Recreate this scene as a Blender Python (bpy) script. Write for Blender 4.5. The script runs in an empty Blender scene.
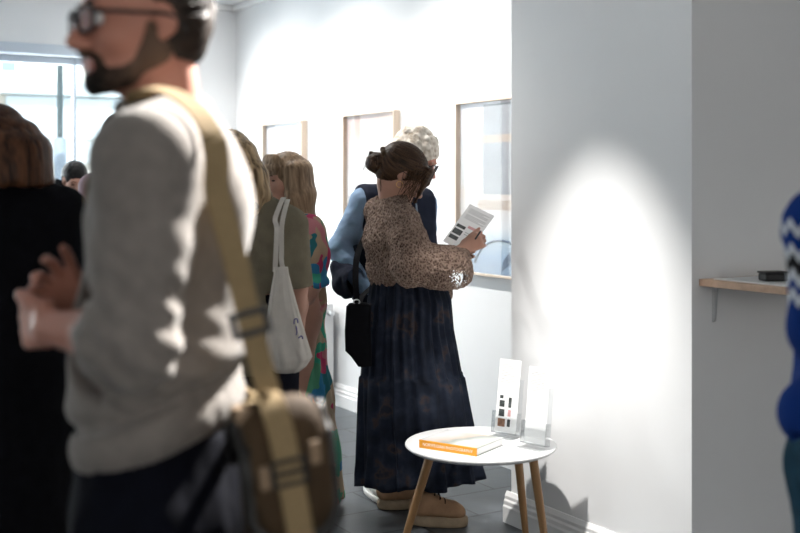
import bpy, bmesh, math, random
import numpy as np
from mathutils import Vector, Matrix

random.seed(7)
SC = bpy.context.scene
COL = SC.collection
FPX = 1111.1            # focal length in pixels at 800 x 533 (50 mm lens)
CAM_H = 1.45
HOR = 183.0             # horizon row
YAW = math.radians(31.1)
FW = np.array([math.sin(YAW), math.cos(YAW), 0.0])     # camera forward in room axes
RT = np.array([math.cos(YAW), -math.sin(YAW), 0.0])    # camera right
UP = np.array([0.0, 0.0, 1.0])

# ------------------------------------------------------------------ camera
cam_d = bpy.data.cameras.new('camera')
cam = bpy.data.objects.new('camera', cam_d)
COL.objects.link(cam)
cam.location = (0, 0, CAM_H)
cam.rotation_euler = (math.radians(90), 0, -YAW)
cam_d.sensor_width = 36.0
cam_d.lens = 50.0
cam_d.shift_y = (HOR - 266.5) / 800.0
cam_d.clip_start = 0.05
cam_d.dof.use_dof = True
cam_d.dof.focus_distance = 4.65
cam_d.dof.aperture_fstop = 2.2
SC.camera = cam

# ------------------------------------------------------------------ world, exposure
SC.view_settings.view_transform = 'Standard'
SC.view_settings.look = 'None'
SC.view_settings.gamma = 1.0
SC.view_settings.use_curve_mapping = False
SC.view_settings.exposure = 0.0
wd = bpy.data.worlds.new('sky')
SC.world = wd
wd.use_nodes = True
bg = wd.node_tree.nodes['Background']
bg.inputs[0].default_value = (0.80, 0.92, 1.0, 1)
bg.inputs[1].default_value = 3.0


def light(name, kind, loc, target, power, color=(1, 1, 1), size=0.03, angle=40, blend=0.5, size_y=None):
    d = bpy.data.lights.new(name, kind)
    d.energy = power
    d.color = color
    if kind == 'SPOT':
        d.spot_size = math.radians(angle)
        d.spot_blend = blend
        d.shadow_soft_size = size
    elif kind == 'AREA':
        d.shape = 'RECTANGLE'
        d.size = size
        d.size_y = size_y or size
    o = bpy.data.objects.new(name, d)
    COL.objects.link(o)
    o.location = loc
    o.rotation_euler = (Vector(target) - Vector(loc)).to_track_quat('-Z', 'Y').to_euler()
    return o


# sun on the street outside
sun_d = bpy.data.lights.new('sun', 'SUN')
sun_d.energy = 8.0
sun_d.angle = 0.01
sun = bpy.data.objects.new('sun', sun_d)
COL.objects.link(sun)
sun.rotation_euler = Vector((0.35, 0.75, -0.75)).to_track_quat('-Z', 'Y').to_euler()

# ceiling spotlights of the gallery, plus one fill spot
WARM = (1.0, 0.965, 0.92)
light('spot_pillar', 'SPOT', (1.88, 3.24, 2.80), (2.86, 3.25, 0.10), 500, WARM, 0.025, 41, 1.0)
light('spot_print_near', 'SPOT', (2.15, 5.15, 2.80), (3.41, 4.75, 1.05), 160, WARM, 0.03, 100, 1.0)
light('spot_print_middle', 'SPOT', (2.15, 6.5, 2.80), (3.41, 6.0, 1.05), 160, WARM, 0.03, 100, 1.0)
light('spot_print_far', 'SPOT', (2.15, 7.7, 2.80), (3.41, 7.1, 1.05), 140, WARM, 0.03, 100, 1.0)
light('fill_spot_back', 'SPOT', (2.0, 6.6, 2.80), (2.9, 8.15, 1.7), 45, WARM, 0.03, 80, 1.0)  # added fill lamp that lifts the dim back wall beside the window
light('spot_visitor', 'SPOT', (2.28, 2.42, 2.80), (0.70, 1.82, 1.54), 2300, WARM, 0.03, 28, 0.8)
# unseen fill spots, added to wash the walls behind and left of the camera: their bounce fills the room
for u_ in (-2.4, 0.2, 2.8):
    light('fill_spot_front', 'SPOT', (u_, -1.2, 2.80), (u_, -2.6, 1.7), 350, WARM, 0.05, 100, 1.0)
for v_ in (5.2,):
    light('fill_spot_left', 'SPOT', (-2.3, v_, 2.80), (-3.6, v_, 1.2), 200, WARM, 0.05, 100, 1.0)
# daylight through the shop window
light('window_daylight', 'AREA', (0.7, 8.40, 1.39), (0.7, 0.0, 1.1), 190, (0.88, 0.95, 1.0), 4.4, size_y=1.9)

# ------------------------------------------------------------------ helpers: points


def px(x, y, d):
    """point seen at (x, y) of the 800x533 frame, d metres in front of the camera"""
    return RT * ((x - 400.0) / FPX * d) + FW * d + UP * (CAM_H + (HOR - y) / FPX * d)


def rd(r, d, h):
    return RT * r + FW * d + UP * h


def onz(x, y, z):
    return px(x, y, (CAM_H - z) * FPX / (y - HOR))


def unit(v):
    v = np.asarray(v, float)
    return v / np.linalg.norm(v)


def A(*v):
    return np.array(v, float)


# ------------------------------------------------------------------ helpers: noise
def _hash(i, j, k):
    n = (i * 73856093) ^ (j * 19349663) ^ (k * 83492791)
    n = (n ^ (n >> 13)) * 1274126177
    n = n & 0x7fffffff
    n = (n ^ (n >> 16))
    return (n & 0xffff) / 65535.0


def noise3(p):
    p = np.asarray(p, float)
    i = np.floor(p).astype(np.int64)
    f = p - i
    f = f * f * (3 - 2 * f)
    out = 0
    for a in (0, 1):
        wa = f[:, 0] if a else 1 - f[:, 0]
        for b in (0, 1):
            wb = f[:, 1] if b else 1 - f[:, 1]
            for c in (0, 1):
                wc = f[:, 2] if c else 1 - f[:, 2]
                out = out + wa * wb * wc * _hash(i[:, 0] + a, i[:, 1] + b, i[:, 2] + c)
    return out


def fbm(p, n=3):
    s, a, o = 1.0, 0.5, 0
    for _ in range(n):
        o = o + a * noise3(p * s + 17.3 * s)
        s *= 2.03
        a *= 0.5
    return o


# ------------------------------------------------------------------ helpers: objects
BASE = {}


def tag(o, label=None, cat=None, group=None, kind=None):
    if label:
        o['label'] = label
    if cat:
        o['category'] = cat
    if group:
        o['group'] = group
    if kind:
        o['kind'] = kind
    return o


def empty(name, loc, label, cat, group=None):
    o = bpy.data.objects.new(name, None)
    COL.objects.link(o)
    o.empty_display_size = 0.1
    o.location = Vector(loc)
    BASE[o.name] = np.array(loc, float)
    return tag(o, label, cat, group)


def link(name, me, mats, parent=None):
    """link a mesh given in world coordinates; a child is re-expressed about its thing's base"""
    o = bpy.data.objects.new(name, me)
    COL.objects.link(o)
    for m in (mats if isinstance(mats, (list, tuple)) else [mats]):
        me.materials.append(m)
    if parent is not None:
        b = BASE[parent.name]
        me.transform(Matrix.Translation(Vector(-b)))
        o.parent = parent
        BASE[o.name] = b
    else:
        n = len(me.vertices)
        co = np.empty(n * 3)
        me.vertices.foreach_get('co', co)
        co = co.reshape(-1, 3)
        b = np.array([(co[:, 0].min() + co[:, 0].max()) / 2, (co[:, 1].min() + co[:, 1].max()) / 2, co[:, 2].min()])
        me.transform(Matrix.Translation(Vector(-b)))
        o.location = Vector(b)
        BASE[o.name] = b
    return o


def np_mesh(name, v, q, smooth=True):
    me = bpy.data.meshes.new(name)
    v = np.ascontiguousarray(v, np.float32)
    q = np.ascontiguousarray(q, np.int32)
    k = q.shape[1]
    me.vertices.add(len(v))
    me.vertices.foreach_set('co', v.ravel())
    me.loops.add(q.size)
    me.loops.foreach_set('vertex_index', q.ravel())
    me.polygons.add(len(q))
    me.polygons.foreach_set('loop_start', np.arange(len(q), dtype=np.int32) * k)
    if smooth:
        me.polygons.foreach_set('use_smooth', np.ones(len(q), bool))
    me.update(calc_edges=True)
    return me


def set_attr(me, name, vals):
    a = me.attributes.new(name, 'FLOAT', 'POINT')
    a.data.foreach_set('value', np.ascontiguousarray(vals, np.float32))


class MB:
    """collects simple shapes; build() links them as one mesh object"""

    def __init__(s):
        s.v, s.f, s.sm, s.mi = [], [], [], []

    def add(s, vs, fs, smooth=False, mi=0):
        b = len(s.v)
        s.v += [tuple(float(c) for c in p) for p in vs]
        for f in fs:
            s.f.append(tuple(b + i for i in f))
            s.sm.append(smooth)
            s.mi.append(mi)
        return s

    def box(s, lo, hi, mi=0):
        x0, y0, z0 = lo
        x1, y1, z1 = hi
        vs = [(x0, y0, z0), (x1, y0, z0), (x1, y1, z0), (x0, y1, z0), (x0, y0, z1), (x1, y0, z1), (x1, y1, z1), (x0, y1, z1)]
        return s.add(vs, [(0, 3, 2, 1), (4, 5, 6, 7), (0, 1, 5, 4), (1, 2, 6, 5), (2, 3, 7, 6), (3, 0, 4, 7)], mi=mi)

    def obox(s, c, ax, ay, az, sx, sy, sz, mi=0):
        """box centred on c with unit axes and full sizes"""
        c = np.asarray(c, float)
        vs = []
        for k in (-.5, .5):
            for (i, j) in ((-.5, -.5), (.5, -.5), (.5, .5), (-.5, .5)):
                vs.append(c + np.asarray(ax) * i * sx + np.asarray(ay) * j * sy + np.asarray(az) * k * sz)
        return s.add(vs, [(0, 3, 2, 1), (4, 5, 6, 7), (0, 1, 5, 4), (1, 2, 6, 5), (2, 3, 7, 6), (3, 0, 4, 7)], mi=mi)

    def tube(s, pts, rad, n=10, closed=False, mi=0, flat=None):
        pts = [np.asarray(p, float) for p in pts]
        m = len(pts)
        rad = [rad] * m if np.isscalar(rad) else list(rad)
        ref = None
        vs, fs = [], []
        for i, p in enumerate(pts):
            a = pts[(i - 1) % m] if (closed or i > 0) else p
            b = pts[(i + 1) % m] if (closed or i < m - 1) else p
            t = unit(b - a)
            if ref is None:
                ref = A(0, 0, 1) if abs(t[2]) < .9 else A(1, 0, 0)
            u = unit(ref - t * np.dot(ref, t))
            w = np.cross(t, u)
            ref = u
            for k in range(n):
                an = 2 * math.pi * k / n
                vs.append(p + rad[i] * (math.cos(an) * u + math.sin(an) * w))
        rng = m if closed else m - 1
        for i in range(rng):
            i2 = (i + 1) % m
            for k in range(n):
                k2 = (k + 1) % n
                fs.append((i * n + k, i2 * n + k, i2 * n + k2, i * n + k2)[::-1])
        if not closed:
            fs.append(tuple(range(n)))
            fs.append(tuple((m - 1) * n + k for k in range(n))[::-1])
        return s.add(vs, fs, True, mi)

    def ribbon(s, pts, wdir, w, t, mi=0):
        """flat strap swept along pts; wdir = one width direction, or one per point"""
        pts = [np.asarray(p, float) for p in pts]
        m = len(pts)
        vs, fs = [], []
        for i, p in enumerate(pts):
            tg = unit(pts[min(i + 1, m - 1)] - pts[max(i - 1, 0)])
            wd_ = np.asarray(wdir[i] if isinstance(wdir, list) else wdir, float)
            u = unit(wd_ - tg * np.dot(wd_, tg))
            nn = np.cross(tg, u)
            for (a, b) in ((-.5, -.5), (.5, -.5), (.5, .5), (-.5, .5)):
                vs.append(p + u * a * w + nn * b * t)
        for i in range(m - 1):
            for k in range(4):
                k2 = (k + 1) % 4
                fs.append((i * 4 + k, i * 4 + k2, (i + 1) * 4 + k2, (i + 1) * 4 + k))
        fs.append((0, 3, 2, 1))
        fs.append(tuple((m - 1) * 4 + k for k in range(4)))
        return s.add(vs, fs, False, mi)

    def loft(s, rings, cap0=True, cap1=True, mi=0, smooth=True):
        n = len(rings[0])
        vs = [p for r in rings for p in r]
        fs = []
        for i in range(len(rings) - 1):
            for k in range(n):
                k2 = (k + 1) % n
                fs.append((i * n + k, i * n + k2, (i + 1) * n + k2, (i + 1) * n + k))
        if cap0:
            fs.append(tuple(range(n))[::-1])
        if cap1:
            fs.append(tuple((len(rings) - 1) * n + k for k in range(n)))
        return s.add(vs, fs, smooth, mi)

    def lathe(s, c, prof, n=40, mi=0):
        rings = []
        for (r, z) in prof:
            rings.append([(c[0] + r * math.cos(2 * math.pi * k / n), c[1] + r * math.sin(2 * math.pi * k / n), c[2] + z) for k in range(n)])
        return s.loft(rings, True, True, mi)

    def mesh(s, name, bevel=0, seg=2, sharp=None):
        me = bpy.data.meshes.new(name)
        me.from_pydata(s.v, [], s.f)
        me.polygons.foreach_set('use_smooth', s.sm)
        me.polygons.foreach_set('material_index', s.mi)
        bm = bmesh.new()
        bm.from_mesh(me)
        if bevel:
            es = [e for e in bm.edges if len(e.link_faces) == 2 and e.calc_face_angle() > 0.5]
            bmesh.ops.bevel(bm, geom=es, offset=bevel, segments=seg, profile=0.6, affect='EDGES', clamp_overlap=True)
        bmesh.ops.recalc_face_normals(bm, faces=bm.faces)
        if sharp:
            for e in bm.edges:
                if len(e.link_faces) == 2 and e.calc_face_angle() > sharp:
                    e.smooth = False
        bm.to_mesh(me)
        bm.free()
        me.update()
        return me

    def build(s, name, mats, parent=None, bevel=0, seg=2, sharp=None):
        return link(name, s.mesh(name, bevel, seg, sharp), mats, parent)


def spline(pts, n=8):
    """Catmull-Rom resampling"""
    P = [np.asarray(p, float) for p in pts]
    P = [2 * P[0] - P[1]] + P + [2 * P[-1] - P[-2]]
    out = []
    for i in range(1, len(P) - 2):
        for k in range(n):
            t = k / n
            a, b, c, d = P[i - 1], P[i], P[i + 1], P[i + 2]
            out.append(.5 * ((2 * b) + (-a + c) * t + (2 * a - 5 * b + 4 * c - d) * t * t + (-a + 3 * b - 3 * c + d) * t ** 3))
    out.append(P[-2])
    return out


# ------------------------------------------------------------------ helpers: blended solid shapes
class Sdf:
    def __init__(s, lo, hi, h):
        s.lo = np.asarray(lo, float)
        s.h = h
        s.n = np.ceil((np.asarray(hi, float) - s.lo) / h).astype(int) + 1
        s.f = np.full(s.n, 1.0, np.float32)

    def _grid(s, lo, hi):
        i0 = np.clip(np.floor((lo - s.lo) / s.h).astype(int), 0, s.n - 1)
        i1 = np.clip(np.ceil((hi - s.lo) / s.h).astype(int) + 1, 1, s.n)
        if np.any(i1 <= i0):
            return None, None
        sl = tuple(slice(a, b) for a, b in zip(i0, i1))
        g = []
        for ax in range(3):
            c = (s.lo[ax] + s.h * np.arange(i0[ax], i1[ax])).astype(np.float32)
            sh = [1, 1, 1]
            sh[ax] = -1
            g.append(c.reshape(sh))
        return sl, g

    def _put(s, sl, d, k, mode):
        a = s.f[sl]
        if mode == 'add':
            hh = np.maximum(k - np.abs(a - d), 0) / k
            s.f[sl] = np.minimum(a, d) - hh * hh * k * .25
        else:
            d = -d
            hh = np.maximum(k - np.abs(a - d), 0) / k
            s.f[sl] = np.maximum(a, d) + hh * hh * k * .25

    def cone(s, a, b, ra, rb, k=.02, flat=None, q=1.0, mode='add'):
        a = np.asarray(a, float)
        b = np.asarray(b, float)
        m = max(ra, rb) * max(q, 1) + k + 3 * s.h
        sl, g = s._grid(np.minimum(a, b) - m, np.maximum(a, b) + m)
        if sl is None:
            return s
        ab = b - a
        L2 = max(float(ab @ ab), 1e-9)
        P = [g[i] - np.float32(a[i]) for i in range(3)]
        t = np.clip((P[0] * np.float32(ab[0]) + P[1] * np.float32(ab[1]) + P[2] * np.float32(ab[2])) / np.float32(L2), 0, 1)
        W = [P[i] - t * np.float32(ab[i]) for i in range(3)]
        d2 = W[0] ** 2 + W[1] ** 2 + W[2] ** 2
        if flat is not None and q != 1.0:
            nn = unit(flat)
            c = W[0] * np.float32(nn[0]) + W[1] * np.float32(nn[1]) + W[2] * np.float32(nn[2])
            d2 = d2 + c * c * np.float32(1 / (q * q) - 1)
        d = np.sqrt(np.maximum(d2, 1e-12)) - (np.float32(ra) + t * np.float32(rb - ra))
        s._put(sl, d, k, mode)
        return s

    def ell(s, c, r, M=None, k=.02, mode='add'):
        c = np.asarray(c, float)
        r = np.array([r] * 3 if np.isscalar(r) else r, float)
        M = np.eye(3) if M is None else np.asarray(M, float)     # rows = axes
        ext = np.sqrt(((M * r[:, None]) ** 2).sum(0)) + k + 3 * s.h
        sl, g = s._grid(c - ext, c + ext)
        if sl is None:
            return s
        P = [g[i] - np.float32(c[i]) for i in range(3)]
        k0 = 0
        k1 = 0
        for i in range(3):
            L = P[0] * np.float32(M[i, 0]) + P[1] * np.float32(M[i, 1]) + P[2] * np.float32(M[i, 2])
            k0 = k0 + (L / np.float32(r[i])) ** 2
            k1 = k1 + (L / np.float32(r[i] ** 2)) ** 2
        k0 = np.sqrt(k0)
        k1 = np.sqrt(k1) + 1e-6
        s._put(sl, k0 * (k0 - 1) / k1, k, mode)
        return s

    def chain(s, pts, rad, k=.02, flat=None, q=1.0):
        for i in range(len(pts) - 1):
            s.cone(pts[i], pts[i + 1], rad[i], rad[i + 1], k, flat, q)
        return s

    def ring(s, c, axis, R, r, k=.006, e=(1, 1), xdir=None, n=20):
        axis = unit(axis)
        x = np.asarray(xdir if xdir is not None else (A(1, 0, 0) if abs(axis[0]) < .8 else A(0, 1, 0)), float)
        x = unit(x - axis * (x @ axis))
        y = np.cross(axis, x)
        p = [c + R * (e[0] * math.cos(2 * math.pi * i / n) * x + e[1] * math.sin(2 * math.pi * i / n) * y) for i in range(n)]
        for i in range(n):
            s.cone(p[i], p[(i + 1) % n], r, r, k)
        return s

    def cut(s, p, n, R=None, k=.004):
        """remove what lies on the +n side of the plane through p (within R of p)"""
        p = np.asarray(p, float)
        n = unit(n)
        if R is None:
            lo, hi = s.lo, s.lo + s.h * s.n
        else:
            lo, hi = p - R - 3 * s.h, p + R + 3 * s.h
        sl, g = s._grid(lo, hi)
        if sl is None:
            return s
        P = [g[i] - np.float32(p[i]) for i in range(3)]
        d = -(P[0] * np.float32(n[0]) + P[1] * np.float32(n[1]) + P[2] * np.float32(n[2]))
        if R is not None:
            d = np.maximum(d, np.sqrt(P[0] ** 2 + P[1] ** 2 + P[2] ** 2) - np.float32(R))
        s._put(sl, d, k, 'sub')
        return s

    def surface(s):
        f = s.f
        S = f < 0
        c = np.zeros(tuple(s.n - 1), np.uint8)
        for i in (0, 1):
            for j in (0, 1):
                for k in (0, 1):
                    c += S[i:s.n[0] - 1 + i, j:s.n[1] - 1 + j, k:s.n[2] - 1 + k]
        cells = (c > 0) & (c < 8)
        co = np.argwhere(cells)
        idx = np.full(cells.shape, -1, np.int32)
        idx[cells] = np.arange(len(co))
        acc = np.zeros((len(co), 3))
        cnt = np.zeros(len(co))
        cor = [(i, j, k) for i in (0, 1) for j in (0, 1) for k in (0, 1)]
        for a in cor:
            for ax in range(3):
                if a[ax]:
                    continue
                b = list(a)
                b[ax] = 1
                fa = f[co[:, 0] + a[0], co[:, 1] + a[1], co[:, 2] + a[2]]
                fb = f[co[:, 0] + b[0], co[:, 1] + b[1], co[:, 2] + b[2]]
                m = (fa < 0) != (fb < 0)
                t = np.where(m, fa / np.where(m, fa - fb, 1), 0)
                acc[m] += np.array(a, float)
                acc[m, ax] += t[m]
                cnt[m] += 1
        v = (co + acc / cnt[:, None]) * s.h + s.lo
        qs = []
        for ax in range(3):
            o1, o2 = (ax + 1) % 3, (ax + 2) % 3
            sa = [slice(None)] * 3
            sb = [slice(None)] * 3
            sa[ax] = slice(0, -1)
            sb[ax] = slice(1, None)
            S0, S1 = S[tuple(sa)], S[tuple(sb)]
            e = np.argwhere(S0 != S1)
            e = e[(e[:, o1] > 0) & (e[:, o2] > 0) & (e[:, o1] < s.n[o1] - 1) & (e[:, o2] < s.n[o2] - 1)]
            u = np.zeros(3, int)
            u[o1] = 1
            w = np.zeros(3, int)
            w[o2] = 1
            q = np.stack([idx[tuple(x.T)] for x in (e, e - u, e - u - w, e - w)], 1)
            fl = S0[tuple(e.T)]
            q[~fl] = q[~fl][:, ::-1]
            qs.append(q)
        q = np.concatenate(qs)
        q = q[(q >= 0).all(1)]
        return v, q


def field(S, p):
    g = (np.asarray(p, float) - S.lo) / S.h
    i = np.floor(g).astype(int)
    if np.any(i < 0) or np.any(i >= S.n - 1):
        return 1.0
    t = g - i
    c = S.f[i[0]:i[0] + 2, i[1]:i[1] + 2, i[2]:i[2] + 2].astype(float)
    c = c[0] * (1 - t[0]) + c[1] * t[0]
    c = c[0] * (1 - t[1]) + c[1] * t[1]
    return float(c[0] * (1 - t[2]) + c[1] * t[2])


def drape(S, pts, gap, hug=0.0):
    """push the points of a strap out of the blended solid S to a clearance; hug = pull in from up to this far"""
    out = []
    for p in pts:
        p = np.array(p, float)
        for _ in range(8):
            d = field(S, p)
            if d > 0.5 or (d >= gap and d > gap + hug) or abs(d - gap) < .001 or (d > gap and not hug):
                break
            e = .008
            n = np.array([field(S, p + e * A(*(k == j for k in range(3)))) - field(S, p - e * A(*(k == j for k in range(3)))) for j in range(3)])
            L = np.linalg.norm(n)
            if L < 1e-6:
                break
            p = p + n / L * (gap - d) * .8
        out.append(p)
    for _ in range(2):
        out = [out[0]] + [(out[i - 1] + 2 * out[i] + out[i + 1]) / 4 for i in range(1, len(out) - 1)] + [out[-1]]
    return out


def normals(v, q):
    n = np.cross(v[q[:, 2]] - v[q[:, 0]], v[q[:, 3]] - v[q[:, 1]])
    out = np.zeros_like(v)
    for k in range(4):
        for a in range(3):
            out[:, a] += np.bincount(q[:, k], n[:, a], len(v))
    return out / (np.linalg.norm(out, axis=1)[:, None] + 1e-12)


def solid(name, sdf, mats, parent, disp=None, attr=None, smooth=0):
    v, q = sdf.surface()
    for _ in range(smooth):
        acc = np.zeros_like(v)
        cnt = np.zeros(len(v))
        for k in range(4):
            for kk in (1, 3):
                for a in range(3):
                    acc[:, a] += np.bincount(q[:, k], v[q[:, (k + kk) % 4], a], len(v))
                cnt += np.bincount(q[:, k], minlength=len(v))
        v = v * .4 + .6 * acc / np.maximum(cnt, 1)[:, None]
    at = {}
    if attr:
        at = attr(v)
    if disp:
        n = normals(v, q)
        v = v + disp(v, n)
    me = np_mesh(name, v, q)
    for k_, a_ in at.items():
        set_attr(me, k_, a_)
    return link(name, me, mats, parent)


# ------------------------------------------------------------------ materials
def new_mat(name):
    m = bpy.data.materials.new(name)
    m.use_nodes = True
    nt = m.node_tree
    return m, nt, nt.nodes, nt.links, nt.nodes['Principled BSDF']


def plain(name, col, rough=.6, var=.06, scale=12, bump=0.0, bscale=60, metal=0, spec=.5, sheen=0.0, stretch=(1, 1, 1)):
    m, nt, N, L, b = new_mat(name)
    b.inputs['Roughness'].default_value = rough
    b.inputs['Metallic'].default_value = metal
    b.inputs['Specular IOR Level'].default_value = spec
    if sheen:
        b.inputs['Sheen Weight'].default_value = sheen
    tc = N.new('ShaderNodeTexCoord')
    mp = N.new('ShaderNodeMapping')
    mp.inputs['Scale'].default_value = stretch
    L.new(tc.outputs['Object'], mp.inputs['Vector'])
    nz = N.new('ShaderNodeTexNoise')
    nz.inputs['Scale'].default_value = scale
    nz.inputs['Detail'].default_value = 4
    L.new(mp.outputs['Vector'], nz.inputs['Vector'])
    rp = N.new('ShaderNodeValToRGB')
    c = np.array(col)
    rp.color_ramp.elements[0].position = .3
    rp.color_ramp.elements[1].position = .7
    rp.color_ramp.elements[0].color = (*np.clip(c * (1 - var), 0, 1), 1)
    rp.color_ramp.elements[1].color = (*np.clip(c * (1 + var), 0, 1), 1)
    L.new(nz.outputs['Fac'], rp.inputs['Fac'])
    L.new(rp.outputs['Color'], b.inputs['Base Color'])
    if bump:
        n2 = N.new('ShaderNodeTexNoise')
        n2.inputs['Scale'].default_value = bscale
        n2.inputs['Detail'].default_value = 3
        L.new(mp.outputs['Vector'], n2.inputs['Vector'])
        bp = N.new('ShaderNodeBump')
        bp.inputs['Strength'].default_value = bump
        bp.inputs['Distance'].default_value = .01
        L.new(n2.outputs['Fac'], bp.inputs['Height'])
        L.new(bp.outputs['Normal'], b.inputs['Normal'])
    return m


def glassy(name, tint=(1, 1, 1), gloss=.08, rough=.02, edge=.55):
    m, nt, N, L, b = new_mat(name)
    N.remove(b)
    t = N.new('ShaderNodeBsdfTransparent')
    t.inputs[0].default_value = (*tint, 1)
    g = N.new('ShaderNodeBsdfGlossy')
    g.inputs['Roughness'].default_value = rough
    fr = N.new('ShaderNodeLayerWeight')
    fr.inputs['Blend'].default_value = .25
    ma = N.new('ShaderNodeMath')
    ma.operation = 'MULTIPLY_ADD'
    ma.inputs[1].default_value = edge
    ma.inputs[2].default_value = gloss
    L.new(fr.outputs['Fresnel'], ma.inputs[0])
    mx = N.new('ShaderNodeMixShader')
    L.new(ma.outputs[0], mx.inputs[0])
    L.new(t.outputs[0], mx.inputs[1])
    L.new(g.outputs[0], mx.inputs[2])
    L.new(mx.outputs[0], N['Material Output'].inputs[0])
    return m


def strand_mat(name, dark, light_, rough=.45):
    m, nt, N, L, b = new_mat(name)
    at = N.new('ShaderNodeAttribute')
    at.attribute_name = 'strand'
    rp = N.new('ShaderNodeValToRGB')
    rp.color_ramp.elements[0].position = .22
    rp.color_ramp.elements[1].position = .78
    rp.color_ramp.elements[0].color = (*dark, 1)
    rp.color_ramp.elements[1].color = (*light_, 1)
    L.new(at.outputs['Fac'], rp.inputs['Fac'])
    L.new(rp.outputs['Color'], b.inputs['Base Color'])
    b.inputs['Roughness'].default_value = rough
    b.inputs['Specular IOR Level'].default_value = .16
    return m


def ramp_set(rp, stops, const=False):
    cr = rp.color_ramp
    if const:
        cr.interpolation = 'CONSTANT'
    while len(cr.elements) > 1:
        cr.elements.remove(cr.elements[-1])
    cr.elements[0].position = stops[0][0]
    cr.elements[0].color = (*stops[0][1], 1)
    for p_, c_ in stops[1:]:
        e = cr.elements.new(p_)
        e.color = (*c_, 1)


M = {}
M['wall'] = plain('white_wall_paint', (.82, .83, .84), .85, .012, 3, .03, 220, spec=.2)
M['ceiling'] = plain('ceiling_paint', (.82, .83, .84), .9, .01, 3, spec=.2)
M['trim'] = plain('white_gloss_trim', (.82, .82, .82), .35, .01, 4)
M['alu'] = plain('window_frame_paint', (.55, .62, .70), .4, .03, 4)
M['dark_metal'] = plain('dark_metal', (.03, .05, .055), .4, .1, 6)
M['grey_metal'] = plain('grey_post_paint', (.22, .27, .33), .5, .05, 6)
M['steel'] = plain('brushed_steel', (.62, .63, .64), .35, .05, 30, metal=.8)
M['oak'] = plain('pale_oak', (.68, .56, .45), .5, .12, 6, .05, 30, stretch=(8, 8, .7))
M['leg_oak'] = plain('oiled_oak', (.30, .165, .07), .45, .18, 5, .05, 30, stretch=(9, 9, .8))
M['shelf_wood'] = plain('raw_pine', (.56, .38, .27), .6, .12, 5, .05, 30, stretch=(.8, 8, 8))
M['white_top'] = plain('white_lacquer', (.83, .83, .83), .3, .01, 4)
M['paper'] = plain('white_paper', (.88, .88, .88), .7, .01, 8)
M['ink'] = plain('black_ink', (.02, .02, .025), .7, .2, 40)
M['ink_grey'] = plain('grey_print', (.42, .42, .43), .7, .1, 90)
M['ink_pink'] = plain('pink_print', (.62, .34, .34), .7, .1, 60)
M['ink_brown'] = plain('brown_photo_print', (.30, .16, .10), .7, .4, 60)
M['ink_dark'] = plain('dark_photo_print', (.05, .06, .06), .7, .7, 60)
M['acrylic'] = glassy('clear_acrylic', (.97, .98, .985), .05)
M['glass'] = glassy('window_glass', (.97, .985, .985), .04)
M['frame_glass'] = glassy('picture_glass', (.985, .99, .99), .008, edge=.04)
M['lens'] = glassy('spectacle_lens', (.97, .94, .95), .06, edge=.25)
M['orange'] = plain('orange_cloth_cover', (.80, .34, .02), .5, .03, 30)
M['white_ink'] = plain('white_foil', (.88, .80, .74), .5, .01, 8)
M['black'] = plain('black_plastic', (.006, .006, .007), .5, .1, 20)
M['skin'] = plain('skin', (.45, .195, .135), .5, .10, 14, .04, 120, spec=.35)
M['skin_pale'] = plain('pale_skin', (.44, .235, .17), .5, .08, 14, spec=.35)
M['eye'] = plain('eye_white', (.7, .68, .66), .25, .02, 10)
M['iris'] = plain('dark_iris', (.03, .02, .015), .2, .02, 10)
M['lip'] = plain('lips', (.42, .15, .12), .45, .05, 30)
M['beard'] = strand_mat('short_dark_beard', (.008, .006, .005), (.13, .080, .055), .8)
M['hair_dark'] = strand_mat('dark_brown_hair', (.008, .006, .005), (.045, .03, .022))
M['hair_black'] = strand_mat('black_hair', (.004, .004, .005), (.02, .017, .016))
M['hair_auburn'] = strand_mat('auburn_hair', (.022, .010, .006), (.12, .050, .024))
M['hair_blond'] = strand_mat('dark_blond_hair', (.09, .055, .028), (.64, .45, .26))
M['hair_light'] = strand_mat('light_brown_hair', (.13, .084, .050), (.36, .245, .155))
M['hair_brown'] = strand_mat('brown_hair', (.014, .0075, .0045), (.085, .044, .023))
M['hair_white'] = strand_mat('white_curly_hair', (.42, .34, .26), (.86, .80, .72), .8)
M['knit_grey'] = plain('grey_melange_knit', (.20, .178, .160), .9, .10, 45, .25, 260, spec=.1, sheen=.2)
M['denim_dark'] = plain('dark_denim', (.0028, .0034, .007), .9, .25, 40, .1, 300, spec=.1)
M['black_cloth'] = plain('black_wool', (.0035, .0035, .005), .9, .3, 30, .1, 200, spec=.1)
M['olive'] = plain('olive_cotton', (.185, .160, .112), .85, .12, 20, .15, 160, spec=.15)
M['navy'] = plain('navy_cloth', (.010, .013, .026), .85, .15, 25, .15, 160, spec=.15)
M['navy_pants'] = plain('navy_trousers', (.008, .009, .016), .9, .2, 25, .1, 160, spec=.1)
M['shirt_blue'] = plain('light_blue_shirt', (.20, .29, .42), .8, .10, 16, .12, 200, spec=.15)
M['pink_top'] = plain('dusty_pink_top', (.34, .24, .27), .85, .08, 20, spec=.15)
M['grey_scarf'] = plain('grey_brown_collar', (.16, .13, .12), .9, .2, 60, spec=.1)
M['white_shirt'] = plain('white_shirt', (.72, .70, .72), .8, .04, 20, spec=.2)
M['canvas'] = plain('khaki_webbing', (.27, .195, .105), .85, .08, 90, .2, 400, spec=.15)
M['bag_brown'] = plain('brown_canvas', (.058, .036, .019), .8, .25, 14, .2, 260, spec=.2)
M['bag_dark'] = plain('dark_leather_edging', (.006, .005, .004), .5, .2, 30)
M['tan'] = plain('tan_leather', (.24, .16, .095), .5, .12, 30)
M['tote'] = plain('unbleached_cotton', (.62, .575, .52), .85, .05, 30, .12, 260, spec=.15)
M['tote_ink'] = plain('violet_print', (.10, .09, .30), .7, .1, 40)
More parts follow.
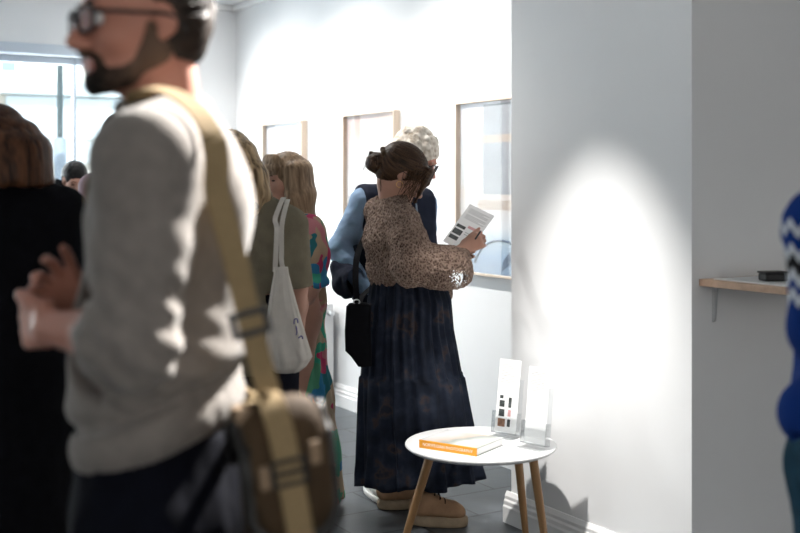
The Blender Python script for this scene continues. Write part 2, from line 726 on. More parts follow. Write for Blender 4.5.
M['shoe_tan'] = plain('tan_suede', (.36, .215, .125), .8, .12, 30, .1, 200, spec=.2)
M['sole'] = plain('cream_rubber', (.33, .245, .16), .7, .15, 30)
M['shoe_white'] = plain('white_leather', (.72, .70, .66), .5, .05, 20)
M['shoe_black'] = plain('black_leather', (.008, .008, .008), .4, .2, 20)
M['gold'] = plain('gold_metal', (.8, .5, .18), .3, .05, 20, metal=1)
M['sticker'] = glassy('pale_blue_sticker', (.55, .72, .94), .02, .4, edge=.1)
M['teal_jeans'] = plain('teal_denim', (.012, .050, .085), .85, .2, 30, .15, 260, spec=.1)


def floor_mat():
    m, nt, N, L, b = new_mat('slate_tiles')
    tc = N.new('ShaderNodeTexCoord')
    br = N.new('ShaderNodeTexBrick')
    br.inputs['Scale'].default_value = 1.0
    br.inputs['Brick Width'].default_value = .6
    br.inputs['Row Height'].default_value = .3
    br.inputs['Mortar Size'].default_value = .0055
    br.inputs['Mortar Smooth'].default_value = .1
    br.inputs['Bias'].default_value = 0
    br.inputs['Color1'].default_value = (.052, .060, .069, 1)
    br.inputs['Color2'].default_value = (.082, .091, .102, 1)
    br.inputs['Mortar'].default_value = (.008, .009, .010, 1)
    L.new(tc.outputs['Object'], br.inputs['Vector'])
    nz = N.new('ShaderNodeTexNoise')
    nz.inputs['Scale'].default_value = 9
    nz.inputs['Detail'].default_value = 8
    nz.inputs['Roughness'].default_value = .65
    L.new(tc.outputs['Object'], nz.inputs['Vector'])
    mx = N.new('ShaderNodeMix')
    mx.data_type = 'RGBA'
    mx.blend_type = 'MULTIPLY'
    mx.inputs[0].default_value = .6
    rp = N.new('ShaderNodeValToRGB')
    ramp_set(rp, [(.3, (.45, .45, .45)), (.7, (1.25, 1.25, 1.25))])
    L.new(nz.outputs['Fac'], rp.inputs[0])
    L.new(br.outputs['Color'], mx.inputs[6])
    L.new(rp.outputs[0], mx.inputs[7])
    L.new(mx.outputs[2], b.inputs['Base Color'])
    rr = N.new('ShaderNodeMapRange')
    rr.inputs['To Min'].default_value = .28
    rr.inputs['To Max'].default_value = .50
    L.new(nz.outputs['Fac'], rr.inputs[0])
    L.new(rr.outputs[0], b.inputs['Roughness'])
    b.inputs['Specular IOR Level'].default_value = .45
    bp = N.new('ShaderNodeBump')
    bp.inputs['Strength'].default_value = .35
    bp.inputs['Distance'].default_value = .004
    ad = N.new('ShaderNodeMath')
    ad.operation = 'MULTIPLY_ADD'
    ad.inputs[1].default_value = -1.5
    L.new(br.outputs['Fac'], ad.inputs[0])
    L.new(nz.outputs['Fac'], ad.inputs[2])
    L.new(ad.outputs[0], bp.inputs['Height'])
    L.new(bp.outputs[0], b.inputs['Normal'])
    return m


def knit_mat():
    """open brown knit; holes open where the 'lace' attribute is high"""
    m, nt, N, L, b = new_mat('open_brown_knit')
    tc = N.new('ShaderNodeTexCoord')
    mp = N.new('ShaderNodeMapping')
    mp.inputs['Rotation'].default_value = (0, .5, .4)
    mp.inputs['Scale'].default_value = (1, 1, .75)
    L.new(tc.outputs['Object'], mp.inputs[0])
    vo = N.new('ShaderNodeTexVoronoi')
    vo.inputs['Scale'].default_value = 118
    L.new(mp.outputs[0], vo.inputs['Vector'])
    rp = N.new('ShaderNodeValToRGB')
    ramp_set(rp, [(0, (.050, .034, .027)), (.24, (.105, .072, .058)), (.46, (.240, .177, .150)), (.85, (.34, .265, .225))])
    L.new(vo.outputs['Distance'], rp.inputs[0])
    n2 = N.new('ShaderNodeTexNoise')
    n2.inputs['Scale'].default_value = 9
    L.new(mp.outputs[0], n2.inputs['Vector'])
    r2 = N.new('ShaderNodeValToRGB')
    ramp_set(r2, [(.3, (.72, .66, .62)), (.7, (1.1, 1.04, .98))])
    L.new(n2.outputs[0], r2.inputs[0])
    mx = N.new('ShaderNodeMix')
    mx.data_type = 'RGBA'
    mx.blend_type = 'MULTIPLY'
    mx.inputs[0].default_value = 1
    L.new(rp.outputs[0], mx.inputs[6])
    L.new(r2.outputs[0], mx.inputs[7])
    L.new(mx.outputs[2], b.inputs['Base Color'])
    b.inputs['Roughness'].default_value = .9
    b.inputs['Specular IOR Level'].default_value = .1
    bp = N.new('ShaderNodeBump')
    bp.inputs['Strength'].default_value = .9
    bp.inputs['Distance'].default_value = .008
    L.new(vo.outputs['Distance'], bp.inputs['Height'])
    L.new(bp.outputs[0], b.inputs['Normal'])
    at = N.new('ShaderNodeAttribute')
    at.attribute_name = 'lace'
    lt = N.new('ShaderNodeMath')
    lt.operation = 'LESS_THAN'
    th = N.new('ShaderNodeMath')
    th.operation = 'MULTIPLY'
    th.inputs[1].default_value = .66
    L.new(at.outputs['Fac'], th.inputs[0])
    L.new(vo.outputs['Distance'], lt.inputs[0])
    L.new(th.outputs[0], lt.inputs[1])
    tr = N.new('ShaderNodeBsdfTransparent')
    ms = N.new('ShaderNodeMixShader')
    L.new(lt.outputs[0], ms.inputs[0])
    L.new(b.outputs[0], ms.inputs[1])
    L.new(tr.outputs[0], ms.inputs[2])
    L.new(ms.outputs[0], N['Material Output'].inputs[0])
    return m


def skirt_mat():
    m, nt, N, L, b = new_mat('navy_printed_skirt_cloth')
    tc = N.new('ShaderNodeTexCoord')
    n1 = N.new('ShaderNodeTexNoise')
    n1.inputs['Scale'].default_value = 11
    n1.inputs['Detail'].default_value = 3
    L.new(tc.outputs['Object'], n1.inputs['Vector'])
    rp = N.new('ShaderNodeValToRGB')
    ramp_set(rp, [(.35, (.0045, .007, .014)), (.52, (.010, .0145, .028)), (.60, (.020, .026, .042)), (.66, (.046, .033, .032)), (.71, (.014, .017, .028))])
    L.new(n1.outputs[0], rp.inputs[0])
    L.new(rp.outputs[0], b.inputs['Base Color'])
    b.inputs['Roughness'].default_value = .8
    b.inputs['Specular IOR Level'].default_value = .2
    return m


def floral_mat():
    m, nt, N, L, b = new_mat('floral_dress_cloth')
    tc = N.new('ShaderNodeTexCoord')
    nz = N.new('ShaderNodeTexNoise')
    nz.inputs['Scale'].default_value = 7
    L.new(tc.outputs['Object'], nz.inputs['Vector'])
    ad = N.new('ShaderNodeMix')
    ad.data_type = 'RGBA'
    ad.blend_type = 'LINEAR_LIGHT'
    ad.inputs[0].default_value = .12
    L.new(tc.outputs['Object'], ad.inputs[6])
    L.new(nz.outputs['Color'], ad.inputs[7])
    mp = N.new('ShaderNodeMapping')
    mp.inputs['Scale'].default_value = (1, 1, .55)
    L.new(ad.outputs[2], mp.inputs[0])
    vo = N.new('ShaderNodeTexVoronoi')
    vo.inputs['Scale'].default_value = 15
    L.new(mp.outputs[0], vo.inputs['Vector'])
    sp = N.new('ShaderNodeSeparateColor')
    L.new(vo.outputs['Color'], sp.inputs[0])
    rp = N.new('ShaderNodeValToRGB')
    ramp_set(rp, [(0, (.10, .34, .20)), (.16, (.44, .32, .22)), (.33, (.50, .06, .14)), (.47, (.03, .17, .20)), (.60, (.52, .20, .22)),
                  (.72, (.06, .40, .26)), (.82, (.50, .40, .28)), (.92, (.04, .22, .42))], True)
    L.new(sp.outputs[0], rp.inputs[0])
    L.new(rp.outputs[0], b.inputs['Base Color'])
    b.inputs['Roughness'].default_value = .75
    b.inputs['Specular IOR Level'].default_value = .2
    return m


def zigzag_mat():
    """blue knit with white and black zigzag bands around the upper arm"""
    m, nt, N, L, b = new_mat('blue_zigzag_knit')
    tc = N.new('ShaderNodeTexCoord')
    at = N.new('ShaderNodeAttribute')
    at.attribute_name = 'band'
    rp = N.new('ShaderNodeValToRGB')
    B_, W_, K_ = (.006, .035, .20), (.55, .60, .66), (.012, .012, .014)
    ramp_set(rp, [(0, B_), (.22, W_), (.30, B_), (.42, W_), (.50, K_), (.62, W_), (.70, B_), (.78, W_), (.86, B_)], True)
    L.new(at.outputs['Fac'], rp.inputs[0])
    L.new(rp.outputs[0], b.inputs['Base Color'])
    b.inputs['Roughness'].default_value = .9
    b.inputs['Specular IOR Level'].default_value = .1
    nz = N.new('ShaderNodeTexNoise')
    nz.inputs['Scale'].default_value = 220
    L.new(tc.outputs['Object'], nz.inputs['Vector'])
    bp = N.new('ShaderNodeBump')
    bp.inputs['Strength'].default_value = .3
    bp.inputs['Distance'].default_value = .006
    L.new(nz.outputs[0], bp.inputs['Height'])
    L.new(bp.outputs[0], b.inputs['Normal'])
    return m


def print_mat(name, stops, axis='Z', warp=.15, scale=2.2):
    """a soft abstract pale print: colour bands along one axis, warped"""
    m, nt, N, L, b = new_mat(name)
    tc = N.new('ShaderNodeTexCoord')
    nz = N.new('ShaderNodeTexNoise')
    nz.inputs['Scale'].default_value = scale
    nz.inputs['Detail'].default_value = 2
    L.new(tc.outputs['Generated'], nz.inputs['Vector'])
    sp = N.new('ShaderNodeSeparateXYZ')
    L.new(tc.outputs['Generated'], sp.inputs[0])
    ma = N.new('ShaderNodeMath')
    ma.operation = 'MULTIPLY_ADD'
    ma.inputs[1].default_value = warp
    L.new(nz.outputs[0], ma.inputs[0])
    L.new(sp.outputs[axis], ma.inputs[2])
    rp = N.new('ShaderNodeValToRGB')
    ramp_set(rp, stops)
    L.new(ma.outputs[0], rp.inputs[0])
    L.new(rp.outputs[0], b.inputs['Base Color'])
    b.inputs['Roughness'].default_value = .6
    return m


M['floor'] = floor_mat()
M['knit_open'] = knit_mat()
M['skirt'] = skirt_mat()
M['floral'] = floral_mat()
M['zigzag'] = zigzag_mat()

# ------------------------------------------------------------------ the room (u = x to the right along the end wall, v = y away along the gallery wall)
U_GAL, V_BACK, U_PIL, V_P0, V_P1, CEIL = 3.41, 8.15, 2.86, 2.78, 3.82, 2.84
U_LEFT, V_FRONT, U_RIGHT = -3.6, -2.6, 6.2


def struct(o):
    o['kind'] = 'structure'
    return o


struct(MB().box((U_LEFT, V_FRONT, -.1), (U_RIGHT, V_BACK, 0)).build('floor', M['floor']))
struct(MB().box((U_LEFT - .2, V_FRONT - .2, CEIL), (U_RIGHT + .2, V_BACK + .3, CEIL + .2)).build('ceiling', M['ceiling']))
struct(MB().box((U_GAL, V_P1, 0), (U_GAL + .2, V_BACK, CEIL)).build('wall_gallery', M['wall']))
struct(MB().box((U_PIL, V_P0, 0), (U_RIGHT, V_P1, CEIL)).build('wall_pillar', M['wall']))
struct(MB().box((U_RIGHT, V_FRONT, 0), (U_RIGHT + .2, V_P0, CEIL)).build('wall_right', M['wall']))
struct(MB().box((U_LEFT - .2, V_FRONT, 0), (U_LEFT, V_BACK, CEIL)).build('wall_left', M['wall']))
struct(MB().box((U_LEFT - .2, V_FRONT - .2, 0), (U_RIGHT + .2, V_FRONT, CEIL)).build('wall_front', M['wall']))
# back wall with the shop window opening
WU0, WU1, WZ0, WZ1 = -1.6, 3.03, .42, 2.37
bw = MB()
bw.box((U_LEFT - .2, V_BACK, 0), (WU0, V_BACK + .3, CEIL))
bw.box((WU1, V_BACK, 0), (U_GAL + .2, V_BACK + .3, CEIL))
bw.box((WU0, V_BACK, WZ1), (WU1, V_BACK + .3, CEIL))
bw.box((WU0, V_BACK, 0), (WU1, V_BACK + .3, WZ0))
struct(bw.build('wall_back', M['wall']))
# skirting boards: moulded profile swept along the wall


def skirting(name, p0, p1, n, h=.13):
    """p0 -> p1 along the wall foot, n = out of the wall"""
    prof = [(0, 0), (.026, 0), (.026, h * .52), (.021, h * .58), (.021, h * .70), (.015, h * .76), (.015, h * .86), (.006, h), (0, h)]
    p0 = np.array(p0, float)
    p1 = np.array(p1, float)
    n = np.array(n, float)
    rings = [[p + n * a + UP * z for (a, z) in prof] for p in (p0, p1)]
    return struct(MB().loft(rings, smooth=False).build(name, M['trim']))


skirting('baseboard_gallery', (U_GAL, V_P1, 0), (U_GAL, V_BACK, 0), (-1, 0, 0), .14)
skirting('baseboard_pillar', (U_PIL, V_P0 - .026, 0), (U_PIL, V_P1 + .026, 0), (-1, 0, 0))
skirting('baseboard_end', (U_PIL, V_P0, 0), (U_RIGHT, V_P0, 0), (0, -1, 0))
skirting('baseboard_return', (U_PIL, V_P1, 0), (U_GAL, V_P1, 0), (0, 1, 0))
skirting('baseboard_back', (U_LEFT, V_BACK, 0), (U_GAL, V_BACK, 0), (0, -1, 0))
# slim cornice where the back and gallery walls meet the ceiling
struct(MB().box((U_GAL - .05, V_P1, CEIL - .05), (U_GAL, V_BACK, CEIL)).build('trim_1', M['trim'], bevel=.012))
struct(MB().box((U_LEFT, V_BACK - .05, CEIL - .05), (U_GAL, V_BACK, CEIL)).build('trim_2', M['trim'], bevel=.012))
# the shop window: head casing, frame, mullions, pane
wf = MB()
yv0, yv1 = V_BACK + .10, V_BACK + .17
wf.box((WU0, yv0, WZ1 - .05), (WU1, yv1, WZ1))
wf.box((WU0, yv0, WZ0), (WU1, yv1, WZ0 + .06))
wf.box((WU0, yv0, WZ0), (WU0 + .05, yv1, WZ1))
wf.box((WU1 - .05, yv0, WZ0), (WU1, yv1, WZ1))
for um, hw_ in ((.62, .022), (2.18, .010)):
    wf.box((um - hw_, yv0, WZ0), (um + hw_, yv1, WZ1))
win = struct(wf.build('window_1', M['alu'], bevel=.006))
pane = MB().box((WU0 + .04, yv0 + .03, WZ0 + .05), (WU1 - .04, yv0 + .036, WZ1 - .04)).build('window_pane', M['glass'], win)
struct(MB().box((WU0 - .08, V_BACK - .035, WZ1), (WU1 + .05, V_BACK, WZ1 + .075)).build('trim_3', M['alu'], bevel=.008))
struct(MB().box((WU0 - .05, V_BACK - .06, WZ0 - .04), (WU1 + .05, V_BACK + .10, WZ0)).build('trim_4', M['trim'], bevel=.008))

# ------------------------------------------------------------------ outside, beyond the shop window
M['street'] = plain('street_paving', (.42, .42, .42), .9, .12, 4)
M['facade'] = plain('cream_render', (.78, .76, .70), .9, .04, 3)
M['facade_grey'] = plain('pale_grey_panel', (.50, .56, .58), .7, .04, 3)
M['facade_glass'] = plain('shopfront_glass', (.62, .70, .74), .15, .05, 2)
M['facade_sand'] = plain('sandstone', (.76, .58, .42), .9, .08, 4)
struct(MB().box((-14, V_BACK + .3, -.12), (16, 24, -.02)).build('ground', M['street']))
VB = 15.2
bl = empty('building', (2, VB, 0), 'pale rendered building across the street behind the shop window', 'building')
MB().box((-10, VB, 0), (12, VB + 3, 8)).build('facade_wall', M['facade'], bl)
MB().box((-10, VB - .22, 2.62), (12, VB, 2.80)).build('lintel', M['facade_grey'], bl, bevel=.02)
MB().box((-10, VB - .10, 1.72), (12, VB, 2.0)).build('panel_band', M['facade_grey'], bl, bevel=.02)
MB().box((-10, VB - .16, 0), (12, VB, .95)).build('plinth', M['facade_sand'], bl, bevel=.02)
for i, u0 in enumerate((-4.4, -1.9, .6, 3.1, 5.6)):
    w = MB().box((u0, VB - .05, 2.05), (u0 + 1.9, VB + .02, 2.6)).build('shop_window', M['facade_glass'], bl)
for i, u0 in enumerate((-4.6, -2.1, .4, 2.9, 5.4)):
    MB().box((u0 - .09, VB - .19, 0), (u0 + .09, VB, 2.7)).build('pilaster', M['facade_sand'], bl, bevel=.02)
pp = px(60, 138, 9.7)
lp = empty('street_lamp', (pp[0], pp[1], -.02), 'dark street lamp post with thick grey foot outside the window', 'street lamp')
MB().lathe((pp[0], pp[1], 0), [(.001, -.02), (.055, -.02), (.055, 1.80), (.048, pp[2]), (.001, pp[2])], 20).build('post_foot', M['grey_metal'], lp, sharp=.6)
MB().lathe((pp[0], pp[1], 0), [(.001, 1.7), (.028, 1.7), (.022, 4.2), (.001, 4.2)], 16).build('pole', M['dark_metal'], lp, sharp=.6)
MB().lathe((pp[0], pp[1], 4.2), [(.001, 0), (.10, .02), (.16, .30), (.10, .40), (.001, .46)], 16).build('lantern', M['dark_metal'], lp, sharp=.6)
sp_ = px(10, 66, 7.93)
st = MB().box((sp_[0] - .045, V_BACK + .118, sp_[2] - .03), (sp_[0] + .045, V_BACK + .128, sp_[2] + .03)).build('sticker', M['sticker'])
tag(st, 'small pale blue sticker high on the shop window glass', 'sticker')

# ------------------------------------------------------------------ pictures on the gallery wall
PRINTS = [
    print_mat('pale_print_far', [(.0, (.44, .46, .50)), (.35, (.58, .58, .60)), (.7, (.62, .62, .65)), (1, (.56, .56, .60))]),
    print_mat('rosy_print_middle', [(.0, (.50, .50, .56)), (.4, (.68, .68, .70)), (.75, (.66, .61, .60)), (.95, (.52, .36, .32)), (1.05, (.48, .33, .29))]),
    print_mat('street_print_near', [(.0, (.16, .22, .32)), (.12, (.20, .30, .44)), (.22, (.36, .44, .52)), (.30, (.58, .58, .60)), (.50, (.56, .47, .42)),
                                    (.56, (.58, .57, .57)), (1.0, (.58, .56, .60))], warp=.05, scale=3),
]
M['print_grey'] = plain('print_grey_panel', (.29, .29, .31), .6, .08, 12)
M['print_peach'] = plain('print_peach_panel', (.43, .34, .28), .6, .08, 12)
M['print_blue'] = plain('print_blue_shape', (.05, .085, .15), .6, .25, 12)
FR = [(6.89, 7.55, 'pale oak picture frame with a faint print, farthest of three', 0),
      (5.65, 6.29, 'pale oak picture frame with a rosy print, behind the readers', 1),
      (4.34, 5.00, 'pale oak picture frame with blue street print, next to the pillar', 2)]
for v0, v1, lab, pi_ in FR:
    z0, z1, dp, bw_ = .965, 1.885, .048, .011
    f = empty('picture_frame', (U_GAL, (v0 + v1) / 2, z0), lab, 'picture frame', 'framed prints on the gallery wall')
    mb = MB()
    mb.box((U_GAL - dp, v0, z0), (U_GAL, v0 + bw_, z1))
    mb.box((U_GAL - dp, v1 - bw_, z0), (U_GAL, v1, z1))
    mb.box((U_GAL - dp, v0 + bw_, z0), (U_GAL, v1 - bw_, z0 + bw_))
    mb.box((U_GAL - dp, v0 + bw_, z1 - bw_), (U_GAL, v1 - bw_, z1))
    mb.build('moulding', M['oak'], f, bevel=.002)
    pm = MB().box((U_GAL - .016, v0 + bw_, z0 + bw_), (U_GAL - .004, v1 - bw_, z1 - bw_))
    pm_m = [PRINTS[pi_]]
    if pi_ == 2:           # the street picture: grey doorway, peach band, dark car shape with an arch
        up_f = U_GAL - .0165
        pm.box((up_f, 4.40, 1.39), (up_f + .004, 4.78, 1.86), 1)
        pm.box((up_f - .0003, 4.40, 1.66), (up_f + .004, 4.80, 1.70), 2)
        pm.box((up_f - .0003, 4.40, 1.31), (up_f + .004, 4.83, 1.36), 2)
        pm.tube([(up_f - .0004, 4.62 + .24 * math.cos(t), .985 + .17 * math.sin(t)) for t in np.linspace(.25, 2.9, 18)], .0065, 6, mi=3)
        pm.add([(up_f - .0006, 4.36 + .30 * (1 - s_), .99 + .0 * s_) for s_ in (0, 1)] + [(up_f - .0006, 4.36 + .26 * c_, .99 + .15 * math.sin(math.acos(min(1, c_)))) for c_ in np.linspace(0, 1, 14)], [tuple(range(2, 16))], mi=3)
        pm_m += [M['print_grey'], M['print_peach'], M['print_blue']]
    pm.build('print', pm_m, f)
    MB().box((U_GAL - dp + .012, v0 + bw_, z0 + bw_), (U_GAL - dp + .015, v1 - bw_, z1 - bw_)).build('glass', M['frame_glass'], f)

# ------------------------------------------------------------------ radiator
rv0, rv1, rz0, rz1 = 6.44, 7.35, .10, .655
ra = empty('radiator', (U_GAL - .07, (rv0 + rv1) / 2, 0), 'white panel radiator under the picture frames on the gallery wall', 'radiator')
mb = MB()
mb.box((U_GAL - .10, rv0, rz0), (U_GAL - .085, rv1, rz1))
mb.box((U_GAL - .05, rv0, rz0), (U_GAL - .035, rv1, rz1))
n = int((rv1 - rv0) / .05)
for i in range(n):
    v = rv0 + .03 + i * .05
    mb.box((U_GAL - .106, v - .014, rz0 + .03), (U_GAL - .099, v + .014, rz1 - .03))
mb.build('panel', M['trim'], ra, bevel=.003)
MB().box((U_GAL - .102, rv0 - .004, rz0 + .02), (U_GAL - .034, rv0 + .004, rz1 - .0)).box((U_GAL - .104, rv0, rz1), (U_GAL - .033, rv1, rz1 + .008)).build('casing', M['trim'], ra, bevel=.002)
MB().tube([(U_GAL - .068, rv0 + .0, rz1 - .05), (U_GAL - .068, rv0 - .05, rz1 - .05)], .016, 12).build('thermostat', M['steel'], ra, sharp=.6)
MB().tube(spline([(U_GAL - .068, rv0, rz0 + .03), (U_GAL - .068, rv0 - .045, rz0 + .03), (U_GAL - .068, rv0 - .05, 0.0)], 6), .009, 10).build('pipe', M['steel'], ra)
for v in (rv0 + .15, rv1 - .15):
    MB().box((U_GAL - .036, v - .02, rz0 + .06), (U_GAL - .0015, v + .02, rz1 - .06)).build('wall_bracket', M['trim'], ra)

# ------------------------------------------------------------------ round table with book and leaflet holders
TD = 4.30
tc_ = px(480.5, 443, TD)
TZ, TR = tc_[2], 75.5 * TD / FPX
tb = empty('side_table', (tc_[0], tc_[1], 0), 'small round white side table on three splayed oak legs', 'table')
MB().lathe((tc_[0], tc_[1], TZ), [(.001, 0), (TR - .002, 0), (TR, -.003), (TR, -.007), (TR - .012, -.017), (TR - .03, -.021), (.001, -.021)], 72).build('table_top', M['white_top'], tb, sharp=.5)
for (xt, yt, dt, xb, yb) in ((430, 457, 4.17, 397.5, 563), (517, 458, 4.34, 527, 548), (533, 458, 4.14, 549.5, 572)):
    top = px(xt, yt, dt)
    top[2] = TZ - .02
    bot = onz(xb, yb, 0)
    bot[2] = 0.0
    dr = bot - top
    MB().tube([top, top + dr * .5, bot], [.0175, .0155, .0115], 16).build('leg', M['leg_oak'], tb, sharp=.6)

# book lying on the table
b0 = onz(419.5, 447.5, TZ)
b1 = onz(477, 456.5, TZ)
ax = unit(b1 - b0)
bl_ = np.linalg.norm(b1 - b0)
ay = np.cross(UP, ax)
BT = .031
bd = .205
bc = (b0 + b1) / 2 + ay * bd / 2
bk = empty('book', (bc[0], bc[1], TZ), 'thick book with orange spine and pale cover lying on the round table', 'book')
MB().obox(bc + UP * (BT / 2), ax, ay, UP, bl_ - .006, bd - .012, BT - .006).build('page_block', M['paper'], bk)
M['cover_print'] = print_mat('pale_cover_photo', [(.2, (.42, .45, .40)), (.45, (.52, .53, .52)), (.6, (.26, .29, .27)), (.7, (.48, .40, .34)), (.9, (.52, .52, .53))], 'Y', .3, 4)
cv = MB()
cv.obox(bc + UP * .0016, ax, ay, UP, bl_, bd, .003)
cv.obox(bc + UP * (BT - .0016), ax, ay, UP, bl_, bd, .003)
cv.build('cover', M['cover_print'], bk, bevel=.0006)
MB().obox(b0 / 2 + b1 / 2 + UP * BT / 2 - ay * .0015, ax, ay, UP, bl_, .004, BT).build('spine', M['orange'], bk, bevel=.001)
cu = bpy.data.curves.new('title_text', 'FONT')
cu.body = 'NORWEGIAN PHOTOGRAPHY'
cu.size = .0155
cu.align_x = 'CENTER'
cu.align_y = 'CENTER'
cu.extrude = .0003
cu.space_character = 1.03
to = bpy.data.objects.new('tmp_text', cu)
COL.objects.link(to)
bpy.context.view_layer.update()
tm = bpy.data.meshes.new_from_object(to.evaluated_get(bpy.context.evaluated_depsgraph_get()))
bpy.data.objects.remove(to)
pos = (b0 + b1) / 2 + UP * (BT * .5) - ay * .0038
R4 = Matrix(((ax[0], UP[0], -ay[0], pos[0]), (ax[1], UP[1], -ay[1], pos[1]), (ax[2], UP[2], -ay[2], pos[2]), (0, 0, 0, 1)))
tm.transform(R4)
tt = link('spine_title', tm, M['white_ink'], bk)
tag(tt, 'white capital letters on the orange spine')


def leaflet(c, nrm, lean, w, h, name, label, pictures, parent=None, group=None, thick=.0012, cat='leaflet'):
    """a printed sheet: c = middle of the foot, nrm = horizontal facing, lean = backward tilt (rad)"""
    nrm = unit(nrm)
    wv = np.cross(UP, nrm)          # towards the reader's right
    up = UP * math.cos(lean) - nrm * math.sin(lean)
    fn = np.cross(wv, up)
    return sheet(c + up * h / 2, wv, up, fn, w, h, name, label, pictures, group, thick, cat)


def sheet(c, wv, up, fn, w, h, name, label, pictures, group=None, thick=.0012, cat='leaflet'):
    mb = MB()
    mb.obox(c, wv, up, fn, w, h, thick, 0)
    e = thick / 2 + .0002
    for (x0, y0, x1, y1, mi) in pictures:      # fractions from the top left corner
        cc = c + wv * w * ((x0 + x1) / 2 - .5) + up * h * (.5 - (y0 + y1) / 2) + fn * e
        mb.obox(cc, wv, up, fn, w * (x1 - x0), h * (y1 - y0), .0003, mi)
    o = mb.build(name, [M['paper'], M['ink_grey'], M['ink_dark'], M['ink_brown'], M['ink_pink'], M['ink']])
    return tag(o, label, cat, group)


def holder(c, nrm, lean, w, label, group):
    nrm = unit(nrm)
    wv = np.cross(UP, nrm)
    up = UP * math.cos(lean) - nrm * math.sin(lean)
    h = empty('leaflet_holder', c, label, 'leaflet holder', group)
    fn = np.cross(wv, up)
    mb = MB()
    mb.obox(c + up * .115 - fn * .014 + UP * .004, wv, up, fn, w + .012, .22, .003)
    mb.build('back_plate', M['acrylic'], h, bevel=.0008)
    mb = MB()
    mb.obox(c + up * .05 + fn * .014 + UP * .006, wv, up, fn, w + .012, .085, .003)
    for sgn in (-1, 1):
        mb.obox(c + up * .05 + wv * sgn * (w / 2 + .006) + UP * .006, wv, up, fn, .003, .085, .030)
    mb.obox(c + up * .010 + UP * .004, wv, up, fn, w + .012, .003, .028)
    mb.build('pocket', M['acrylic'], h, bevel=.0008)
    MB().obox(c + nrm * .005 + UP * .002, wv, nrm, UP, w + .012, .075, .003).build('foot', M['acrylic'], h, bevel=.0008)
    return h


g1 = 'clear leaflet holders on the round table'
c1 = onz(505, 437, TZ)
n1 = -RT * .62 - FW * .78
holder(c1, n1, .15, .105, 'clear leaflet holder nearer the book on the round table', g1)
txt = [(.12, .07 + .022 * i, .12 + .7 * (1 - .25 * (i % 3 == 2)), .076 + .022 * i, 1) for i in range(12) if i not in (3, 8)]
pics = [(.14, .50, .30, .545, 2), (.14, .57, .38, .66, 2), (.14, .69, .40, .79, 2), (.12, .82, .46, .93, 3), (.56, .52, .70, .66, 2), (.56, .69, .70, .78, 4), (.56, .82, .70, .92, 2)]
leaflet(c1 + UP * .019, n1, .15, .10, .285, 'leaflet', 'tall white leaflet with small photos in the holder by the book', txt + pics, group='leaflets on the round table')
c2 = onz(534.5, 448, TZ)
n2 = -RT * .70 - FW * .72
holder(c2, n2, .12, .105, 'clear leaflet holder at the wall side of the round table', g1)
leaflet(c2 + UP * .019, n2, .12, .10, .285, 'leaflet', 'plain white text leaflet in the holder at the wall side of the table',
        [(a, b, c, d, 1) for (a, b, c, d, e) in txt], group='leaflets on the round table')

# ------------------------------------------------------------------ wall shelf on the end wall
sl0 = U_PIL + .035
sz = 1.115
sh = empty('wall_shelf', (sl0 + .6, V_P0, sz - .025), 'raw pine wall shelf on white brackets on the grey end wall', 'shelf')
MB().box((sl0, V_P0 - .37, sz - .024), (sl0 + 1.6, V_P0, sz)).build('shelf_board', M['shelf_wood'], sh, bevel=.002)
for ub in (sl0 + .07, sl0 + 1.3):
    mb = MB()
    mb.box((ub - .007, V_P0 - .004, sz - .155), (ub + .007, V_P0, sz - .024))
    mb.box((ub - .008, V_P0 - .20, sz - .03), (ub + .008, V_P0, sz - .024))
    mb.loft([[(ub - .003, V_P0 - .012, sz - .15), (ub + .003, V_P0 - .012, sz - .15), (ub + .003, V_P0, sz - .15), (ub - .003, V_P0, sz - .15)], [(ub - .003, V_P0 - .022, sz - .026), (ub + .003, V_P0 - .022, sz - .026), (ub + .003, V_P0, sz - .026), (ub - .003, V_P0, sz - .026)]], smooth=False)
    mb.build('bracket', M['steel'], sh, bevel=.001)
ss = MB()
ppts = []
for (uu, vv, ang) in ((sl0 + .205, V_P0 - .205, -.03),):
    cs, sn = math.cos(ang), math.sin(ang)
    ss.obox((uu, vv, sz + .0022), (cs, sn, 0), (-sn, cs, 0), UP, .36, .32, .004)
o = ss.build('paper_stack', M['paper'])
tag(o, 'thin pile of white papers at the left end of the wall shelf', 'papers')
ss = MB()
ss.obox((sl0 + .53, V_P0 - .19, sz + .0015), (.995, -.1, 0), (.1, .995, 0), UP, .22, .30, .0026)
tag(ss.build('paper_sheet', M['paper']), 'white sheet beside the dark case, half hidden by blue jumper', 'papers')
ec = px(773, 272, 3.74)
eb = empty('glasses_case', (ec[0], ec[1], sz + .003), 'small black case lying on the papers on the wall shelf', 'case')
ex = unit(RT * .95 + FW * .2)
ey = np.cross(UP, ex)
MB().obox((ec[0], ec[1], sz + .0185), ex, ey, UP, .082, .055, .026).build('case_body', M['black'], eb, bevel=.008, seg=3)
MB().obox((ec[0], ec[1], sz + .0345), ex, ey, UP, .086, .059, .007).build('lid', M['black'], eb, bevel=.003, seg=2)

# ================================================================== PEOPLE
def dirv(th, pitch=0):
    """unit vector: th degrees from camera-right towards camera-forward"""
    a = math.radians(th)
    v = RT * math.cos(a) + FW * math.sin(a)
    return v


